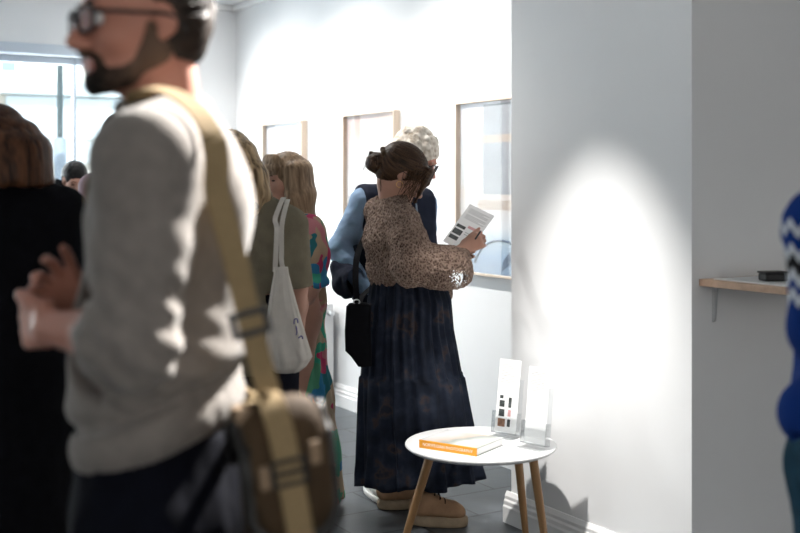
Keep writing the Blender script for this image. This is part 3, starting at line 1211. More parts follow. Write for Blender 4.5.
class Person:
    """joints of a standing figure; override them before calling the builders"""

    def __init__(s, pos, facing, height=1.7, shoulder=.185, name='person', label='', bust=0):
        s.k = k = height / 1.75
        s.f = unit(facing)
        s.r = np.cross(s.f, UP)
        s.g = np.array([pos[0], pos[1], 0.0])
        s.bust = bust
        s.slim = -.004
        P = lambda x, y, z: s.g + s.r * x * k + s.f * y * k + UP * z * k
        s.P = P
        s.pel, s.wai, s.che, s.nek = P(0, 0, .95), P(0, .01, 1.10), P(0, .005, 1.29), P(0, -.03, 1.475)
        s.sh = {-1: P(-shoulder, -.01, 1.42), 1: P(shoulder, -.01, 1.42)}
        s.el = {-1: P(-shoulder - .045, -.03, 1.13), 1: P(shoulder + .045, -.03, 1.13)}
        s.wr = {-1: P(-shoulder - .05, .04, .88), 1: P(shoulder + .05, .04, .88)}
        s.hip = {-1: P(-.09, 0, .92), 1: P(.09, 0, .92)}
        s.kn = {-1: P(-.10, .015, .50), 1: P(.10, .015, .50)}
        s.an = {-1: P(-.105, -.03, .085), 1: P(.105, -.03, .085)}
        s.foot = {-1: s.f, 1: s.f}
        s.hc = P(0, .055, 1.635)
        s.hf, s.hu = s.f, UP.copy()
        s.hs = k
        s.hand = {-1: None, 1: None}
        s.root = empty(name, s.g, label, 'person')

    def look(s, facing, pitch=0, roll=0):
        f = unit(facing)
        p = math.radians(pitch)
        s.hf = f * math.cos(p) - UP * math.sin(p)
        s.hu = UP * math.cos(p) + f * math.sin(p)
        if roll:
            rr = np.cross(s.hf, s.hu)
            a = math.radians(roll)
            s.hu = s.hu * math.cos(a) + rr * math.sin(a)

    @property
    def hr(s):
        return np.cross(s.hf, s.hu)

    def H(s, x, y, z):
        return s.hc + (s.hr * x + s.hf * y + s.hu * z) * s.hs

    def HM(s):
        return np.stack([s.hr, s.hf, s.hu])

    def head(s, S):
        H, h, Mx = s.H, s.hs, s.HM()
        e = lambda c, r, k=.02, mode='add': S.ell(H(*c), np.array(r) * h, Mx, k * h, mode)
        c = lambda a, b, ra, rb, k=.01: S.cone(H(*a), H(*b), ra * h, rb * h, k * h)
        e((0, -.015, .035), (.075, .097, .084))
        e((0, .028, -.025), (.061, .066, .088), .03)
        e((0, .045, -.083), (.045, .045, .031), .03)
        e((0, .076, -.100), (.022, .020, .018), .02)
        for x in (-1, 1):
            c((x * .058, -.002, -.055), (x * .018, .074, -.100), .018, .016, .02)
            e((x * .040, .062, -.032), (.026, .028, .026), .02)
            e((x * .031, .098, -.002), (.017, .014, .011), .014, 'sub')
            c((x * .012, .105, -.043), (x * .013, .098, -.042), .009, .008, .008)
            # ear
            e((x * .077, -.012, -.004), (.008, .021, .032), .006)
            e((x * .083, -.008, -.004), (.006, .011, .019), .004, 'sub')
            e((x * .076, -.002, -.034), (.006, .009, .010), .006)
        c((-.040, .083, .021), (.040, .083, .021), .012, .012, .02)
        c((0, .090, .006), (0, .118, -.036), .009, .0125, .012)
        c((0, .118, -.036), (0, .100, -.047), .011, .007, .008)
        c((-.021, .090, -.066), (.021, .090, -.066), .0065, .0065, .01)
        c((-.017, .090, -.078), (.017, .090, -.078), .007, .007, .01)
        S.ell(H(0, .100, -.0725), np.array((.022, .012, .002)) * h, Mx, .004 * h, 'sub')
        # neck
        S.cone(H(0, -.030, -.06), s.nek, .054 * h, .062 * s.k, .03)

    def torso(s, S, grow=0.0, k=.05):
        K = s.k
        S.cone(s.pel - UP * .02 * K, s.wai, .118 * K + grow, .108 * K + grow, k, s.r, 1.38)
        S.cone(s.wai, s.che, .108 * K + grow, .120 * K + grow, k, s.r, 1.36)
        S.cone(s.che, s.che + (s.nek - s.che) * .62, .120 * K + grow, .085 * K + grow, k, s.r, 1.5)
        for x in (-1, 1):
            S.cone(s.nek - UP * .045 * K, s.sh[x], .050 * K + grow, .052 * K + grow, k)
            S.cone(s.hip[x], s.hip[x] - UP * .02, .095 * K + grow, .09 * K + grow, k)
            if s.bust:
                S.ell(s.che + s.f * .085 * K + s.r * x * .075 * K - UP * .01, (s.bust + grow), None, .04)

    def arm(s, S, x, grow=0.0, k=.03, upper=True, fore=True):
        K = s.k
        if upper:
            S.cone(s.sh[x], s.el[x], .049 * K + grow, .040 * K + grow, k)
        if fore:
            m = s.el[x] + (s.wr[x] - s.el[x]) * .3
            S.cone(s.el[x], m, .039 * K + grow, .040 * K + grow, k)
            S.cone(m, s.wr[x], .040 * K + grow, .026 * K + grow, k)

    def leg(s, S, x, grow=0.0, k=.03):
        K = s.k
        S.cone(s.hip[x], s.kn[x], .086 * K + grow, .055 * K + grow, k)
        c = s.kn[x] + (s.an[x] - s.kn[x]) * .32 - s.f * .012
        S.cone(s.kn[x], c, .053 * K + grow, .054 * K + grow, k)
        S.cone(c, s.an[x], .054 * K + grow, .036 * K + grow, k)

    def feet(s, S):
        for x in (-1, 1):
            a = s.an[x]
            S.cone(a - UP * .025, a + s.foot[x] * .13 - UP * .055, .036, .026, .03)

    def handf(s, S, x, fdir, thumb, pn, curl=(25, 25, 25, 25), spread=6, thumb_curl=20, wrist=None, sc=1.0, tdir=None):
        """five-fingered hand on wrist x: fdir wrist->knuckles, thumb = thumb side, pn = palm facing"""
        h = s.k * sc
        w = s.wr[x] if wrist is None else wrist
        fdir = unit(fdir)
        thumb = unit(thumb - fdir * (thumb @ fdir))
        pn = unit(pn - fdir * (pn @ fdir) - thumb * (pn @ thumb))
        offs = (.030, .010, -.011, -.030)
        lens = (.072, .080, .074, .058)
        for i in range(4):
            kn = w + (fdir * (.092 - .004 * abs(i - 1)) + thumb * offs[i]) * h
            S.cone(w + (fdir * .012 + thumb * offs[i] * .62) * h, kn, .0150 * h, .0112 * h, .012 * h)
            cu_ = curl[i] if not np.isscalar(curl) else curl
            d0 = unit(fdir + thumb * math.tan(math.radians(spread)) * (1.5 - i) / 1.5)
            p = kn
            ang = 0
            rr = [.0098, .0090, .0082, .0072]
            if i == 3:
                rr = [r_ * .88 for r_ in rr]
            for j, fr in enumerate((.46, .30, .24)):
                ang += math.radians(cu_ * (1.0 if j else .8))
                dd = d0 * math.cos(ang) + pn * math.sin(ang)
                q = p + dd * lens[i] * fr * h
                S.cone(p, q, rr[j] * h, rr[j + 1] * h, .004 * h)
                p = q
        tb_ = w + (fdir * .022 + thumb * .026 + pn * .006) * h
        td = unit(fdir * .62 + thumb * .72 + pn * .30) if tdir is None else unit(tdir)
        p = tb_
        S.cone(w + fdir * .02 * h, tb_, .015 * h, .014 * h, .012 * h)
        for j, (L_, r0, r1) in enumerate(((.043, .0140, .0112), (.033, .0112, .0098), (.026, .0098, .0078))):
            a = math.radians(thumb_curl * j)
            dd = unit(td * math.cos(a) + unit(fdir * .6 + pn * .8 - thumb * .3) * math.sin(a))
            q = p + dd * L_ * h
            S.cone(p, q, r0 * h, r1 * h, .006 * h)
            p = q

    def bounds(s, pad=.30, z0=0.0, z1=None):
        pts = np.array([s.pel, s.nek, s.hc, *s.sh.values(), *s.el.values(), *s.wr.values(), *s.an.values()])
        lo = pts.min(0) - pad
        hi = pts.max(0) + pad
        lo[2] = z0 - .02
        hi[2] = s.hc[2] + .2 if z1 is None else z1
        return lo, hi

    def body(s, mat, h=.0065, hands=()):
        lo, hi = s.bounds(.26)
        S = Sdf(lo, hi, h)
        s.torso(S, s.slim)
        for x in (-1, 1):
            s.arm(S, x)
            s.leg(S, x, min(0, s.slim * .55))
        s.feet(S)
        s.head(S)
        for kw in hands:
            s.handf(S, **kw)
        return solid('body', S, mat, s.root, smooth=1)

    def relaxed(s, x):
        fd = unit(s.wr[x] - s.el[x])
        return dict(x=x, fdir=fd, thumb=s.f, pn=-s.r * x, curl=22, spread=3)

    def shoe(s, x, upper, sole, h=.004, sole_h=.028, lace=False, name='shoe'):
        a = s.an[x]
        f = unit(s.foot[x])
        r = np.cross(f, UP)
        heel = np.array([a[0], a[1], 0.0]) - f * .055
        K = s.k
        L = .27 * K
        S = Sdf(np.minimum(heel, heel + f * L) - .10, np.maximum(heel, heel + f * L) + .10 + UP * .08, h)
        z0 = sole_h
        S.cone(heel + f * .045 + UP * (z0 + .035), heel + f * .07 + UP * (z0 + .075), .040, .040, .02)
        S.cone(heel + f * .045 + UP * (z0 + .030), heel + f * (L * .75) + UP * (z0 + .018), .037, .035, .02, r, 1.15)
        S.cone(heel + f * .09 + UP * (z0 + .060), heel + f * (L * .70) + UP * (z0 + .030), .034, .026, .02)
        S.cone(heel + f * (L * .72) + UP * (z0 + .018), heel + f * (L - .045) + UP * (z0 + .010), .037, .034, .02, r, 1.15)
        S.cut(heel + UP * (z0 - .003), -UP)
        S.cut(heel + f * .06 + UP * (z0 + .095), UP, .2)
        o = solid(name, S, upper, s.root, smooth=1)
        S = Sdf(np.minimum(heel, heel + f * L) - .10, np.maximum(heel, heel + f * L) + .10, h)
        n_ = 12
        for i in range(n_):
            t0, t1 = i / n_, (i + 1) / n_
            wd0 = .037 + .009 * math.sin(t0 * math.pi) + .006 * t0
            wd1 = .037 + .009 * math.sin(t1 * math.pi) + .006 * t1
            S.cone(heel + f * (.042 + (L - .085) * t0) + UP * z0 * .5, heel + f * (.042 + (L - .085) * t1) + UP * z0 * .5, wd0, wd1, .01)
        S.cut(heel + UP * z0, UP)
        S.cut(heel + UP * .0005, -UP)
        solid('sole', S, sole, o)
        if lace:
            mb = MB()
            for j in range(4):
                c = heel + f * (.105 + .022 * j) + UP * (z0 + .101 - .017 * j)
                mb.tube(spline([c - r * .028 - UP * .013, c - r * .012 + UP * .001, c + r * .012 + f * .010 + UP * .000, c + r * .028 + f * .012 - UP * .014], 4), .0026, 6)
            mb.tube(spline([heel + f * .10 + UP * (z0 + .100), heel + f * .115 - r * .03 + UP * (z0 + .118), heel + f * .13 - r * .045 + UP * (z0 + .082)], 5), .0022, 6)
            mb.tube(spline([heel + f * .10 + UP * (z0 + .100), heel + f * .125 + r * .03 + UP * (z0 + .118), heel + f * .145 + r * .045 + UP * (z0 + .078)], 5), .0022, 6)
            mb.build('shoelace', M['black_cloth'], o)
        return o

    def trousers(s, mat, grow=.016, h=.008, flare=0.0, top=None, name='trousers'):
        lo, hi = s.bounds(.2)
        hi[2] = s.wai[2] + .12
        S = Sdf(lo, hi, h)
        K = s.k
        S.cone(s.pel - UP * .02, s.wai, .118 * K + grow, .108 * K + grow, .05, s.r, 1.38)
        for x in (-1, 1):
            S.cone(s.hip[x], s.kn[x], .096 * K + grow, .062 * K + grow, .03)
            S.cone(s.kn[x], s.an[x] - UP * .02, .060 * K + grow, .050 * K + grow + flare, .03)
            S.cut(s.an[x] - UP * .045, -UP, .15)
        S.cut(s.wai if top is None else top, UP)
        return solid(name, S, mat, s.root, disp=lambda v, n: n * ((fbm(v * np.array([14, 14, 7.])) - .45) * .02)[:, None])


def folds(amp=.012, sc=(16, 16, 9), seed=0.0, axis=None):
    def f(v, n):
        w = fbm(v * np.array(sc, float) + seed, 3) - .45
        return n * (w * amp)[:, None]
    return f


def strands(amp, fun, fine=.5):
    """displacement and colour from a strand coordinate function v -> (n,3) noise coordinates"""
    def at(v):
        c = fun(v)
        w = noise3(c) * .6 + noise3(c * np.array([2.3, 2.3, 1.0]) + 31) * .4
        at.w = w
        return {'strand': w}

    def dp(v, n):
        return n * ((at.w - .5) * 2 * amp)[:, None]
    return at, dp


def vertical(fx=75, fz=5):
    def f(v):
        w = v.copy()
        o = (noise3(v * 7) - .5) * .05
        w[:, 0] = (v[:, 0] + o) * fx
        w[:, 1] = (v[:, 1] + o * .7) * fx
        w[:, 2] = v[:, 2] * fz
        return w
    return f


def along(c, axis, fr=80, fl=6):
    """strands running as meridians from pole c along axis"""
    axis = unit(axis)
    x = unit(np.cross(axis, UP if abs(axis[2]) < .9 else A(1, 0, 0)))
    y = np.cross(axis, x)

    def f(v):
        p = v - c
        a, b, z = p @ x, p @ y, p @ axis
        return np.stack([np.arctan2(a, b) * fr * .12, np.hypot(a, b) * fl * .4 + 5, z * fl], 1)
    return f


def sdf_for(pts, pad, h):
    P = np.array(pts)
    return Sdf(P.min(0) - pad, P.max(0) + pad, h)


def hair_cap(p, S, grow=.014, face=(.112, -.035), fr=(.080, .066, .112), ears=True):
    H, h, Mx = p.H, p.hs, p.HM()
    S.ell(H(0, -.017, .037), np.array((.076 + grow, .097 + grow, .084 + grow)) * h, Mx, .02)
    S.ell(H(0, -.035, -.02), np.array((.066 + grow, .072 + grow * .6, .075)) * h, Mx, .03)
    S.ell(H(0, face[0], face[1]), np.array(fr) * h, Mx, .012, 'sub')
    if ears:
        for x in (-1, 1):
            S.ell(H(x * .083, .012, -.012), np.array((.022, .036, .040)) * h, Mx, .008, 'sub')
    return S


def eyes(p, far=False, sides=(-1, 1)):
    for x in sides:
        if far:                       # half-closed eye of a distant face
            S = sdf_for([p.H(x * .031, .088, -.002)], .02 * p.hs, .0018)
            S.ell(p.H(x * .031, .086, -.003), np.array((.0125, .0065, .0042)) * p.hs, p.HM(), .002)
            solid('eye', S, M['iris'], p.root)
            mb = MB()
            mb.tube(spline([p.H(x * .012, .097, .017), p.H(x * .03, .099, .023), p.H(x * .048, .083, .017)], 5), [.0025 * p.hs] * 11, 6)
            mb.build('eyebrow', p.brow, p.root)
            continue
        S = sdf_for([p.H(x * .031, .085, -.001)], .02 * p.hs, .0018)
        S.ell(p.H(x * .031, .083, -.001), .0125 * p.hs)
        o = solid('eye', S, M['eye'], p.root)
        S = sdf_for([p.H(x * .031, .09, -.001)], .014 * p.hs, .0012)
        S.ell(p.H(x * .031, .0925, -.001), np.array((.0062, .0042, .0062)) * p.hs, p.HM(), .002)
        solid('iris', S, M['iris'], o)
        mb = MB()
        mb.tube(spline([p.H(x * .012, .097, .019), p.H(x * .03, .099, .026), p.H(x * .048, .083, .020)], 5), [.003 * p.hs] * 11, 6)
        mb.build('eyebrow', p.brow, p.root)


def glasses(p, mat, r=.0024, w=.027, hgt=.019, z=-.004, lens=True, fwd=.112):
    H = p.H
    mb = MB()
    le = MB()
    for x in (-1, 1):
        loop = []
        for i in range(28):
            a = 2 * math.pi * i / 28
            ca, sa = math.cos(a), math.sin(a)
            e = .55
            xx = math.copysign(abs(ca) ** e, ca) * w
            zz = math.copysign(abs(sa) ** e, sa) * hgt
            loop.append(H(x * .034 + xx, fwd - abs(x * .034 + xx) * .14, z + zz))
        mb.tube(loop, r, 8, closed=True)
        le.add([q - p.hf * .0006 for q in loop] + [q + p.hf * .0006 for q in loop], [tuple(range(28))[::-1], tuple(range(28, 56))] + [(i, (i + 1) % 28, 28 + (i + 1) % 28, 28 + i) for i in range(28)])
        mb.tube(spline([H(x * (.034 + w), fwd - .009, z + .010), H(x * .073, .08, z + .010), H(x * .079, .02, z + .008), H(x * .081, -.02, z + .004), H(x * .078, -.045, z - .02)], 6), r * .95, 8)
    mb.tube(spline([H(-.008, fwd - .001, z + .006), H(0, fwd + .005, z + .009), H(.008, fwd - .001, z + .006)], 4), r, 8)
    g = mb.build('eyeglasses', mat, p.root)
    le.build('lens', M['lens'], g)
    return g

# ------------------------------------------------------------------ the bearded man in the foreground
AD = 1.87
fA = dirv(180 - 6)                                # faces camera-left, a little away
a_ = Person(px(168, 600, AD), fA, 1.84, .19, label='bearded person in grey jumper and glasses, gesturing with both hands, khaki bag strap')
a_.brow = M['beard']
Lw = -a_.r                                        # towards the camera
a_.pel = px(166, 492, AD)
a_.wai = px(160, 420, AD)
a_.che = px(172, 235, AD)
a_.nek = px(163, 113, AD)
a_.sh = {-1: px(146, 163, AD - .185), 1: px(192, 158, AD + .185)}
a_.el = {-1: px(134, 342, 1.65), 1: px(150, 335, 2.06)}
a_.wr = {-1: px(50, 327, 1.80), 1: px(86, 322, 1.97)}
for x in (-1, 1):
    a_.hip[x] = a_.pel + a_.r * x * .095 - UP * .03
a_.hc = px(143, 21, 1.835)
a_.hs = .99
a_.look(dirv(180 + 33), 3)
a_.slim = -.022
handL = dict(x=-1, fdir=unit(px(18, 323, 1.90) - a_.wr[-1]), thumb=UP * .9 - RT * .2 + FW * .2, pn=FW * .9 + RT * .3, curl=(62, 66, 70, 74), spread=2, thumb_curl=18, tdir=unit(-RT * .75 + UP * .25 + FW * .5))
handR = dict(x=1, fdir=unit(px(59, 283, 1.93) - px(86, 322, 1.97)), thumb=RT * .75 + UP * .45, pn=-FW * .85 + RT * .25 + UP * .1, curl=(16, 24, 34, 44), spread=15, thumb_curl=8,
             tdir=unit(UP * .98 + RT * .12 - FW * .1))
a_.body(M['skin'], .0052, [handL, handR])
eyes(a_)
glasses(a_, M['black'], r=.0034, w=.028, hgt=.020)
S = sdf_for([a_.H(0, .09, -.072)], .04, .0022)
S.cone(a_.H(-.021, .094, -.0665), a_.H(.021, .094, -.0665), .0062, .0062, .01)
S.cone(a_.H(-.019, .094, -.0785), a_.H(.019, .094, -.0785), .0072, .0072, .01)
S.ell(a_.H(0, .104, -.0725), np.array((.024, .012, .0022)), a_.HM(), .003, 'sub')
solid('lips', S, M['lip'], a_.root)
# beard: a thin rough layer over jaw, chin and upper lip
S = sdf_for([a_.H(0, .05, -.08)], .15, .0034)
H, h_ = a_.H, a_.hs
S.ell(H(0, .046, -.088), np.array((.0475, .0475, .0335)) * h_, a_.HM(), .02)
S.ell(H(0, .079, -.106), np.array((.026, .024, .022)) * h_, a_.HM(), .02)
for x in (-1, 1):
    S.cone(H(x * .060, -.002, -.055), H(x * .020, .076, -.102), .0205 * h_, .019 * h_, .02)
    S.cone(H(x * .066, .012, -.015), H(x * .060, .010, -.055), .0075 * h_, .016 * h_, .02)
    S.cone(H(x * .004, .103, -.054), H(x * .026, .088, -.066), .0075 * h_, .007 * h_, .01)
    S.cone(H(x * .026, .088, -.066), H(x * .026, .082, -.09), .008 * h_, .010 * h_, .01)
S.ell(H(0, .100, -.0725), np.array((.019, .024, .011)) * h_, a_.HM(), .004, 'sub')
for x in (-1, 1):
    S.ell(H(x * .045, .070, -.035), np.array((.026, .034, .026)) * h_, a_.HM(), .012, 'sub')
S.ell(H(0, .02, -.150), np.array((.06, .075, .040)) * h_, a_.HM(), .012, 'sub')
at0, dp0 = strands(.0025, lambda v: v * 190)


def at(v):
    d = at0(v)
    chin = np.linalg.norm(v - a_.H(0, .085, -.10), axis=1)
    at0.w = np.clip(at0.w * .55 + np.clip((chin - .035) / .05, 0, 1) * .62 - .06, 0, 1)
    return {'strand': at0.w}


def dp(v, n):
    return n * ((at0.w - .5) * .003)[:, None]


solid('beard', S, M['beard'], a_.root, dp, at)
S = sdf_for([a_.H(0, 0, .03)], .18, .004)
hair_cap(a_, S, .009, (.120, -.045), (.085, .066, .112))
S.ell(a_.H(0, .050, .120), np.array((.060, .050, .028)), a_.HM(), .03)
for x in (-1, 1):
    S.ell(a_.H(x * .078, .058, .030), np.array((.034, .046, .062)), a_.HM(), .012, 'sub')
S.ell(a_.H(0, -.04, -.115), np.array((.10, .11, .045)), a_.HM(), .012, 'sub')
at, dp = strands(.004, along(a_.H(0, .09, .06), -a_.hf, 260, 30))
solid('hair', S, M['hair_dark'], a_.root, dp, at)

# grey jumper
lo, hi = a_.bounds(.26, z0=.75, z1=1.66)
S = Sdf(lo, hi, .006)
fx = a_.f
hemc = px(157, 430, AD)
S.cone(hemc, px(164, 330, AD), .120, .126, .05, a_.r, 1.34)
S.cone(px(162, 330, AD), px(170, 205, AD), .130, .118, .05, a_.r, 1.42)
S.cone(px(170, 205, AD), px(166, 150, AD), .118, .088, .05, a_.r, 1.5)
S.ell(px(128, 385, AD), (.075, .13, .10), None, .08)
S.ell(px(192, 205, AD - .03), (.085, .12, .15), None, .06)
for x in (-1, 1):
    S.cone(a_.nek - UP * .035, a_.sh[x] + UP * .005, .060, .070, .05)
hn = unit(-UP * .93 - fx * -.0 + RT * .33)
S.cut(px(150, 436, AD), hn, None, .02)
# rib at the hem
xa = unit(np.cross(hn, a_.r))
S.ring(px(160, 424, AD), hn, 1.0, .030, .02, (.102, .160), xa, 28)
S.ring(px(161, 415, AD), hn, 1.0, .030, .02, (.104, .162), xa, 28)
for x in (-1, 1):
    m1 = a_.sh[x] + (a_.el[x] - a_.sh[x]) * .5
    S.cone(a_.sh[x], m1, .073, .068, .05)
    S.cone(m1, a_.el[x], .068, .062, .03)
    e2 = a_.el[x] + (a_.wr[x] - a_.el[x]) * .24
    S.cone(a_.el[x], e2, .062, .054, .03)
    ad = unit(a_.wr[x] - a_.el[x])
    S.cut(e2 + ad * .022, ad, .11)
    S.ring(e2 + ad * .006, ad, .046, .013, .015)
    S.ring(a_.el[x] + ad * .03, ad, .052, .015, .02)
nax = unit(a_.H(0, -.03, -.06) - a_.nek)
S.cone(a_.nek - nax * .02, a_.nek + nax * .12, .059, .062, .015, mode='sub')
S.ring(a_.nek + nax * .010, nax, .066, .011, .015)


def jumper_fold(v, n):
    w = (fbm(v * np.array([7, 7, 11.]), 2) - .4) * .011
    el = a_.el[-1]
    dd = np.linalg.norm(v - el, axis=1)
    w += np.exp(-(dd / .13) ** 2) * np.sin((v - el) @ unit(UP * .8 + RT * .6) * 150 + fbm(v * 12) * 5) * .0045
    hz = (v - px(150, 436, AD)) @ hn
    rib = (hz > -.062)
    an = np.arctan2((v - hemc) @ a_.r, (v - hemc) @ a_.f)
    w = np.where(rib, np.sin(an * 110) * .0014, w)
    w += -.010 * np.exp(-((hz + .062) / .008) ** 2) + .009 * np.exp(-((hz + .092) / .022) ** 2)
    return n * w[:, None]


a_.S = S
solid('jumper', S, M['knit_grey'], a_.root, jumper_fold)
a_.trousers(M['denim_dark'], .018)
for x in (-1, 1):
    a_.shoe(x, M['shoe_black'], M['sole'], .006)

# ------------------------------------------------------------------ his khaki messenger bag
bc_ = px(284, 496, 1.68)
bn = unit(-FW * .88 + RT * .44)                 # outward face
bu = unit(UP * .985 - RT * .13 + FW * .02)
bu = unit(bu - bn * (bu @ bn))
bw_ = np.cross(bu, bn)
mbag = empty('messenger_bag', bc_ - bu * .16, 'brown canvas messenger bag on khaki webbing strap at the hip of grey jumper', 'bag')
BM = np.stack([bw_, bn, bu])


def bp_(x, y, z):
    return bc_ + bw_ * x + bn * y + bu * z


rings = []
for z, sw, sd in ((-.185, .046, .022), (-.18, .054, .034), (-.15, .060, .045), (0, .060, .048), (.09, .057, .042), (.125, .050, .030), (.135, .036, .016)):
    rg = []
    for i in range(40):
        a = 2 * math.pi * i / 40
        ca, sa = math.cos(a), math.sin(a)
        rg.append(bp_(math.copysign(abs(ca) ** .45, ca) * sw, math.copysign(abs(sa) ** .5, sa) * sd, z))
    rings.append(rg)
MB().loft(rings).build('body', M['bag_brown'], mbag)
# flap over the top and down the front, with dark rounded edging
fl = []
for (y, z) in ((-.034, .06), (-.036, .11), (-.024, .139), (0, .150), (.028, .140), (.046, .115), (.054, .06), (.056, .0), (.054, -.05)):
    fl.append((y, z))
vs, fs = [], []
nx = 17
for j, (y, z) in enumerate(fl):
    for i in range(nx):
        t = i / (nx - 1) * 2 - 1
        zz = z
        if y > .03:
            zz = z + (abs(t) ** 4) * .035 * (1 if z < .1 else .0)
        zz -= abs(t) ** 4 * (.022 if z > .11 else 0)
        vs.append(bp_(t * .066, y - abs(t) ** 5 * .014 * (1 if y > 0 else -1), zz))
for j in range(len(fl) - 1):
    for i in range(nx - 1):
        fs.append((j * nx + i, j * nx + i + 1, (j + 1) * nx + i + 1, (j + 1) * nx + i))
mb = MB().add(vs, fs, True)
fo = mb.build('flap', M['bag_brown'], mbag)
sm = fo.modifiers.new('thick', 'SOLIDIFY')
sm.thickness = .006
sm.offset = 0
edge = [vs[j * nx + nx - 1] for j in range(len(fl))] + [vs[(len(fl) - 1) * nx + i] for i in range(nx - 2, -1, -1)] + [vs[j * nx] for j in range(len(fl) - 2, -1, -1)]
MB().tube(edge, .0100, 8).build('edging', M['bag_dark'], mbag)
# webbing running down the front of the flap
front = [bp_(-.018, -.02, .158), bp_(-.017, .006, .163), bp_(-.016, .036, .150), bp_(-.014, .057, .112), bp_(-.010, .064, .05), bp_(-.004, .066, -.03), bp_(.002, .062, -.10), bp_(.005, .054, -.16), bp_(.006, .03, -.195)]
MB().ribbon(spline(front, 6), bw_, .040, .004).build('front_strap', M['canvas'], mbag)
bk_ = bp_(-.011, .068, .055)
mb = MB()
for s_ in (-1, 1):
    mb.obox(bk_ + bw_ * s_ * .025, bw_, bn, bu, .006, .006, .040)
    mb.obox(bk_ + bu * s_ * .017, bw_, bn, bu, .054, .006, .006)
mb.obox(bk_ + bn * .001, bw_, bn, bu, .054, .005, .007)
mb.build('buckle', M['bag_dark'], mbag, bevel=.0015)
for xx, zz in ((-.046, .052), (.034, .073)):
    MB().obox(bp_(xx, .059, zz), bw_, bn, bu, .017, .010, .034).build('tab', M['tan'], mbag, bevel=.003)
MB().obox(bp_(-.054, .004, .132), bw_, bn, bu, .030, .034, .036).build('strap_anchor', M['tan'], mbag, bevel=.009, seg=3)
# long shoulder strap: bag - back - over the near shoulder - down the chest - bag
sp1 = [bp_(-.020, .030, .150), px(270, 398, 1.655), px(260, 362, 1.66), px(250, 322, 1.665), px(239, 275, 1.67), px(226, 225, 1.675), px(212, 180, 1.68), px(199, 146, 1.69), px(184, 118, 1.71),
       px(166, 111, 1.735), px(148, 124, 1.76), px(124, 165, 1.84), px(108, 215, 1.92), px(98, 280, 1.99), px(96, 340, 2.03), px(104, 385, 2.07), px(130, 402, 2.10), px(175, 396, 2.11), px(228, 394, 2.06), px(250, 402, 1.92), px(252, 412, 1.76), bp_(-.056, -.002, .134)]
cen = [None] * len(sp1)
ws = []
for p in sp1:
    ws.append(p)
path = spline(sp1, 6)
path = path[:10] + drape(a_.S, path[10:112], .021) + path[112:]
wdirs = []
for i, p in enumerate(path):
    t = unit(path[min(i + 1, len(path) - 1)] - path[max(i - 1, 0)])
    ax_c = px(168, 300, AD)
    out = p - ax_c
    out[2] = 0
    if p[2] > px(0, 140, 1.7)[2]:
        out = out * .6 + UP * .35
    out = unit(out)
    wdirs.append(np.cross(t, out))
MB().ribbon(path, wdirs, .040, .004).build('shoulder_strap', M['canvas'], mbag)
q0 = px(250, 323, 1.655)
tq = unit(px(239, 275, 1.66) - px(262, 362, 1.65))
oq = unit(-FW * .95 + RT * .3)
wq = unit(np.cross(tq, oq))
oq = np.cross(wq, tq)
mb = MB()
for s_ in (-1, 1):
    mb.obox(q0 + tq * s_ * .015, wq, tq, oq, .056, .010, .013)
    mb.obox(q0 + wq * s_ * .025, wq, tq, oq, .009, .040, .013)
sl_ = mb.build('slider_buckle', M['bag_dark'], mbag, bevel=.0015)
MB().obox(q0 + oq * .004, wq, tq, oq, .038, .019, .012).build('webbing_loop', M['canvas'], sl_, bevel=.003)

# ------------------------------------------------------------------ the reading woman (in focus)
ED = 4.77
thE = 24
e_ = Person(px(411, 520, ED), dirv(thE), 1.66, .165, label='person in open brown knit jumper and long navy skirt reading a leaflet', bust=.05)
e_.slim = -.055
e_.nek = px(393, 200, ED + .0)
e_.che = px(398, 245, ED)
e_.wai = px(406, 283, ED)
e_.pel = px(408, 308, ED)
e_.sh = {1: px(405, 219, ED - .12), -1: px(379, 213, ED + .15)}
e_.el = {1: px(419, 274, ED - .17), -1: px(412, 270, ED + .16)}
e_.wr = {1: px(463, 249, ED - .10), -1: px(452, 262, ED + .10)}
for x in (-1, 1):
    e_.hip[x] = e_.pel + e_.r * x * .072 - UP * .03
e_.an[1] = onz(421, 524, 0) + UP * .115
e_.an[-1] = onz(388, 508, 0) + UP * .115
e_.kn = {x: (e_.hip[x] + e_.an[x]) / 2 + e_.f * .02 for x in (-1, 1)}
e_.foot = {1: unit(dirv(-8)), -1: unit(dirv(10))}
e_.hc = px(402, 174, ED)
e_.look(dirv(thE - 14), 34)
e_.hs = .98
e_.brow = M['hair_brown']
hR = dict(x=1, fdir=unit(RT * .80 + UP * .42 + FW * .1), thumb=unit(UP * .75 - RT * .45 + FW * .2), pn=unit(FW * .9 - RT * .15), curl=(48, 52, 56, 60), spread=2, thumb_curl=6,
          tdir=unit(UP * .6 + RT * .62 + FW * .25), sc=.95)
hL = dict(x=-1, fdir=unit(RT * .75 + UP * .5 - FW * .3), thumb=unit(UP * .8 - RT * .4), pn=unit(-FW * .8 - RT * .2), curl=30, spread=3, thumb_curl=10, sc=.95)
e_.body(M['skin_pale'], .0055, [hR, hL])
glasses(e_, M['bag_dark'], r=.0016, w=.024, hgt=.019)
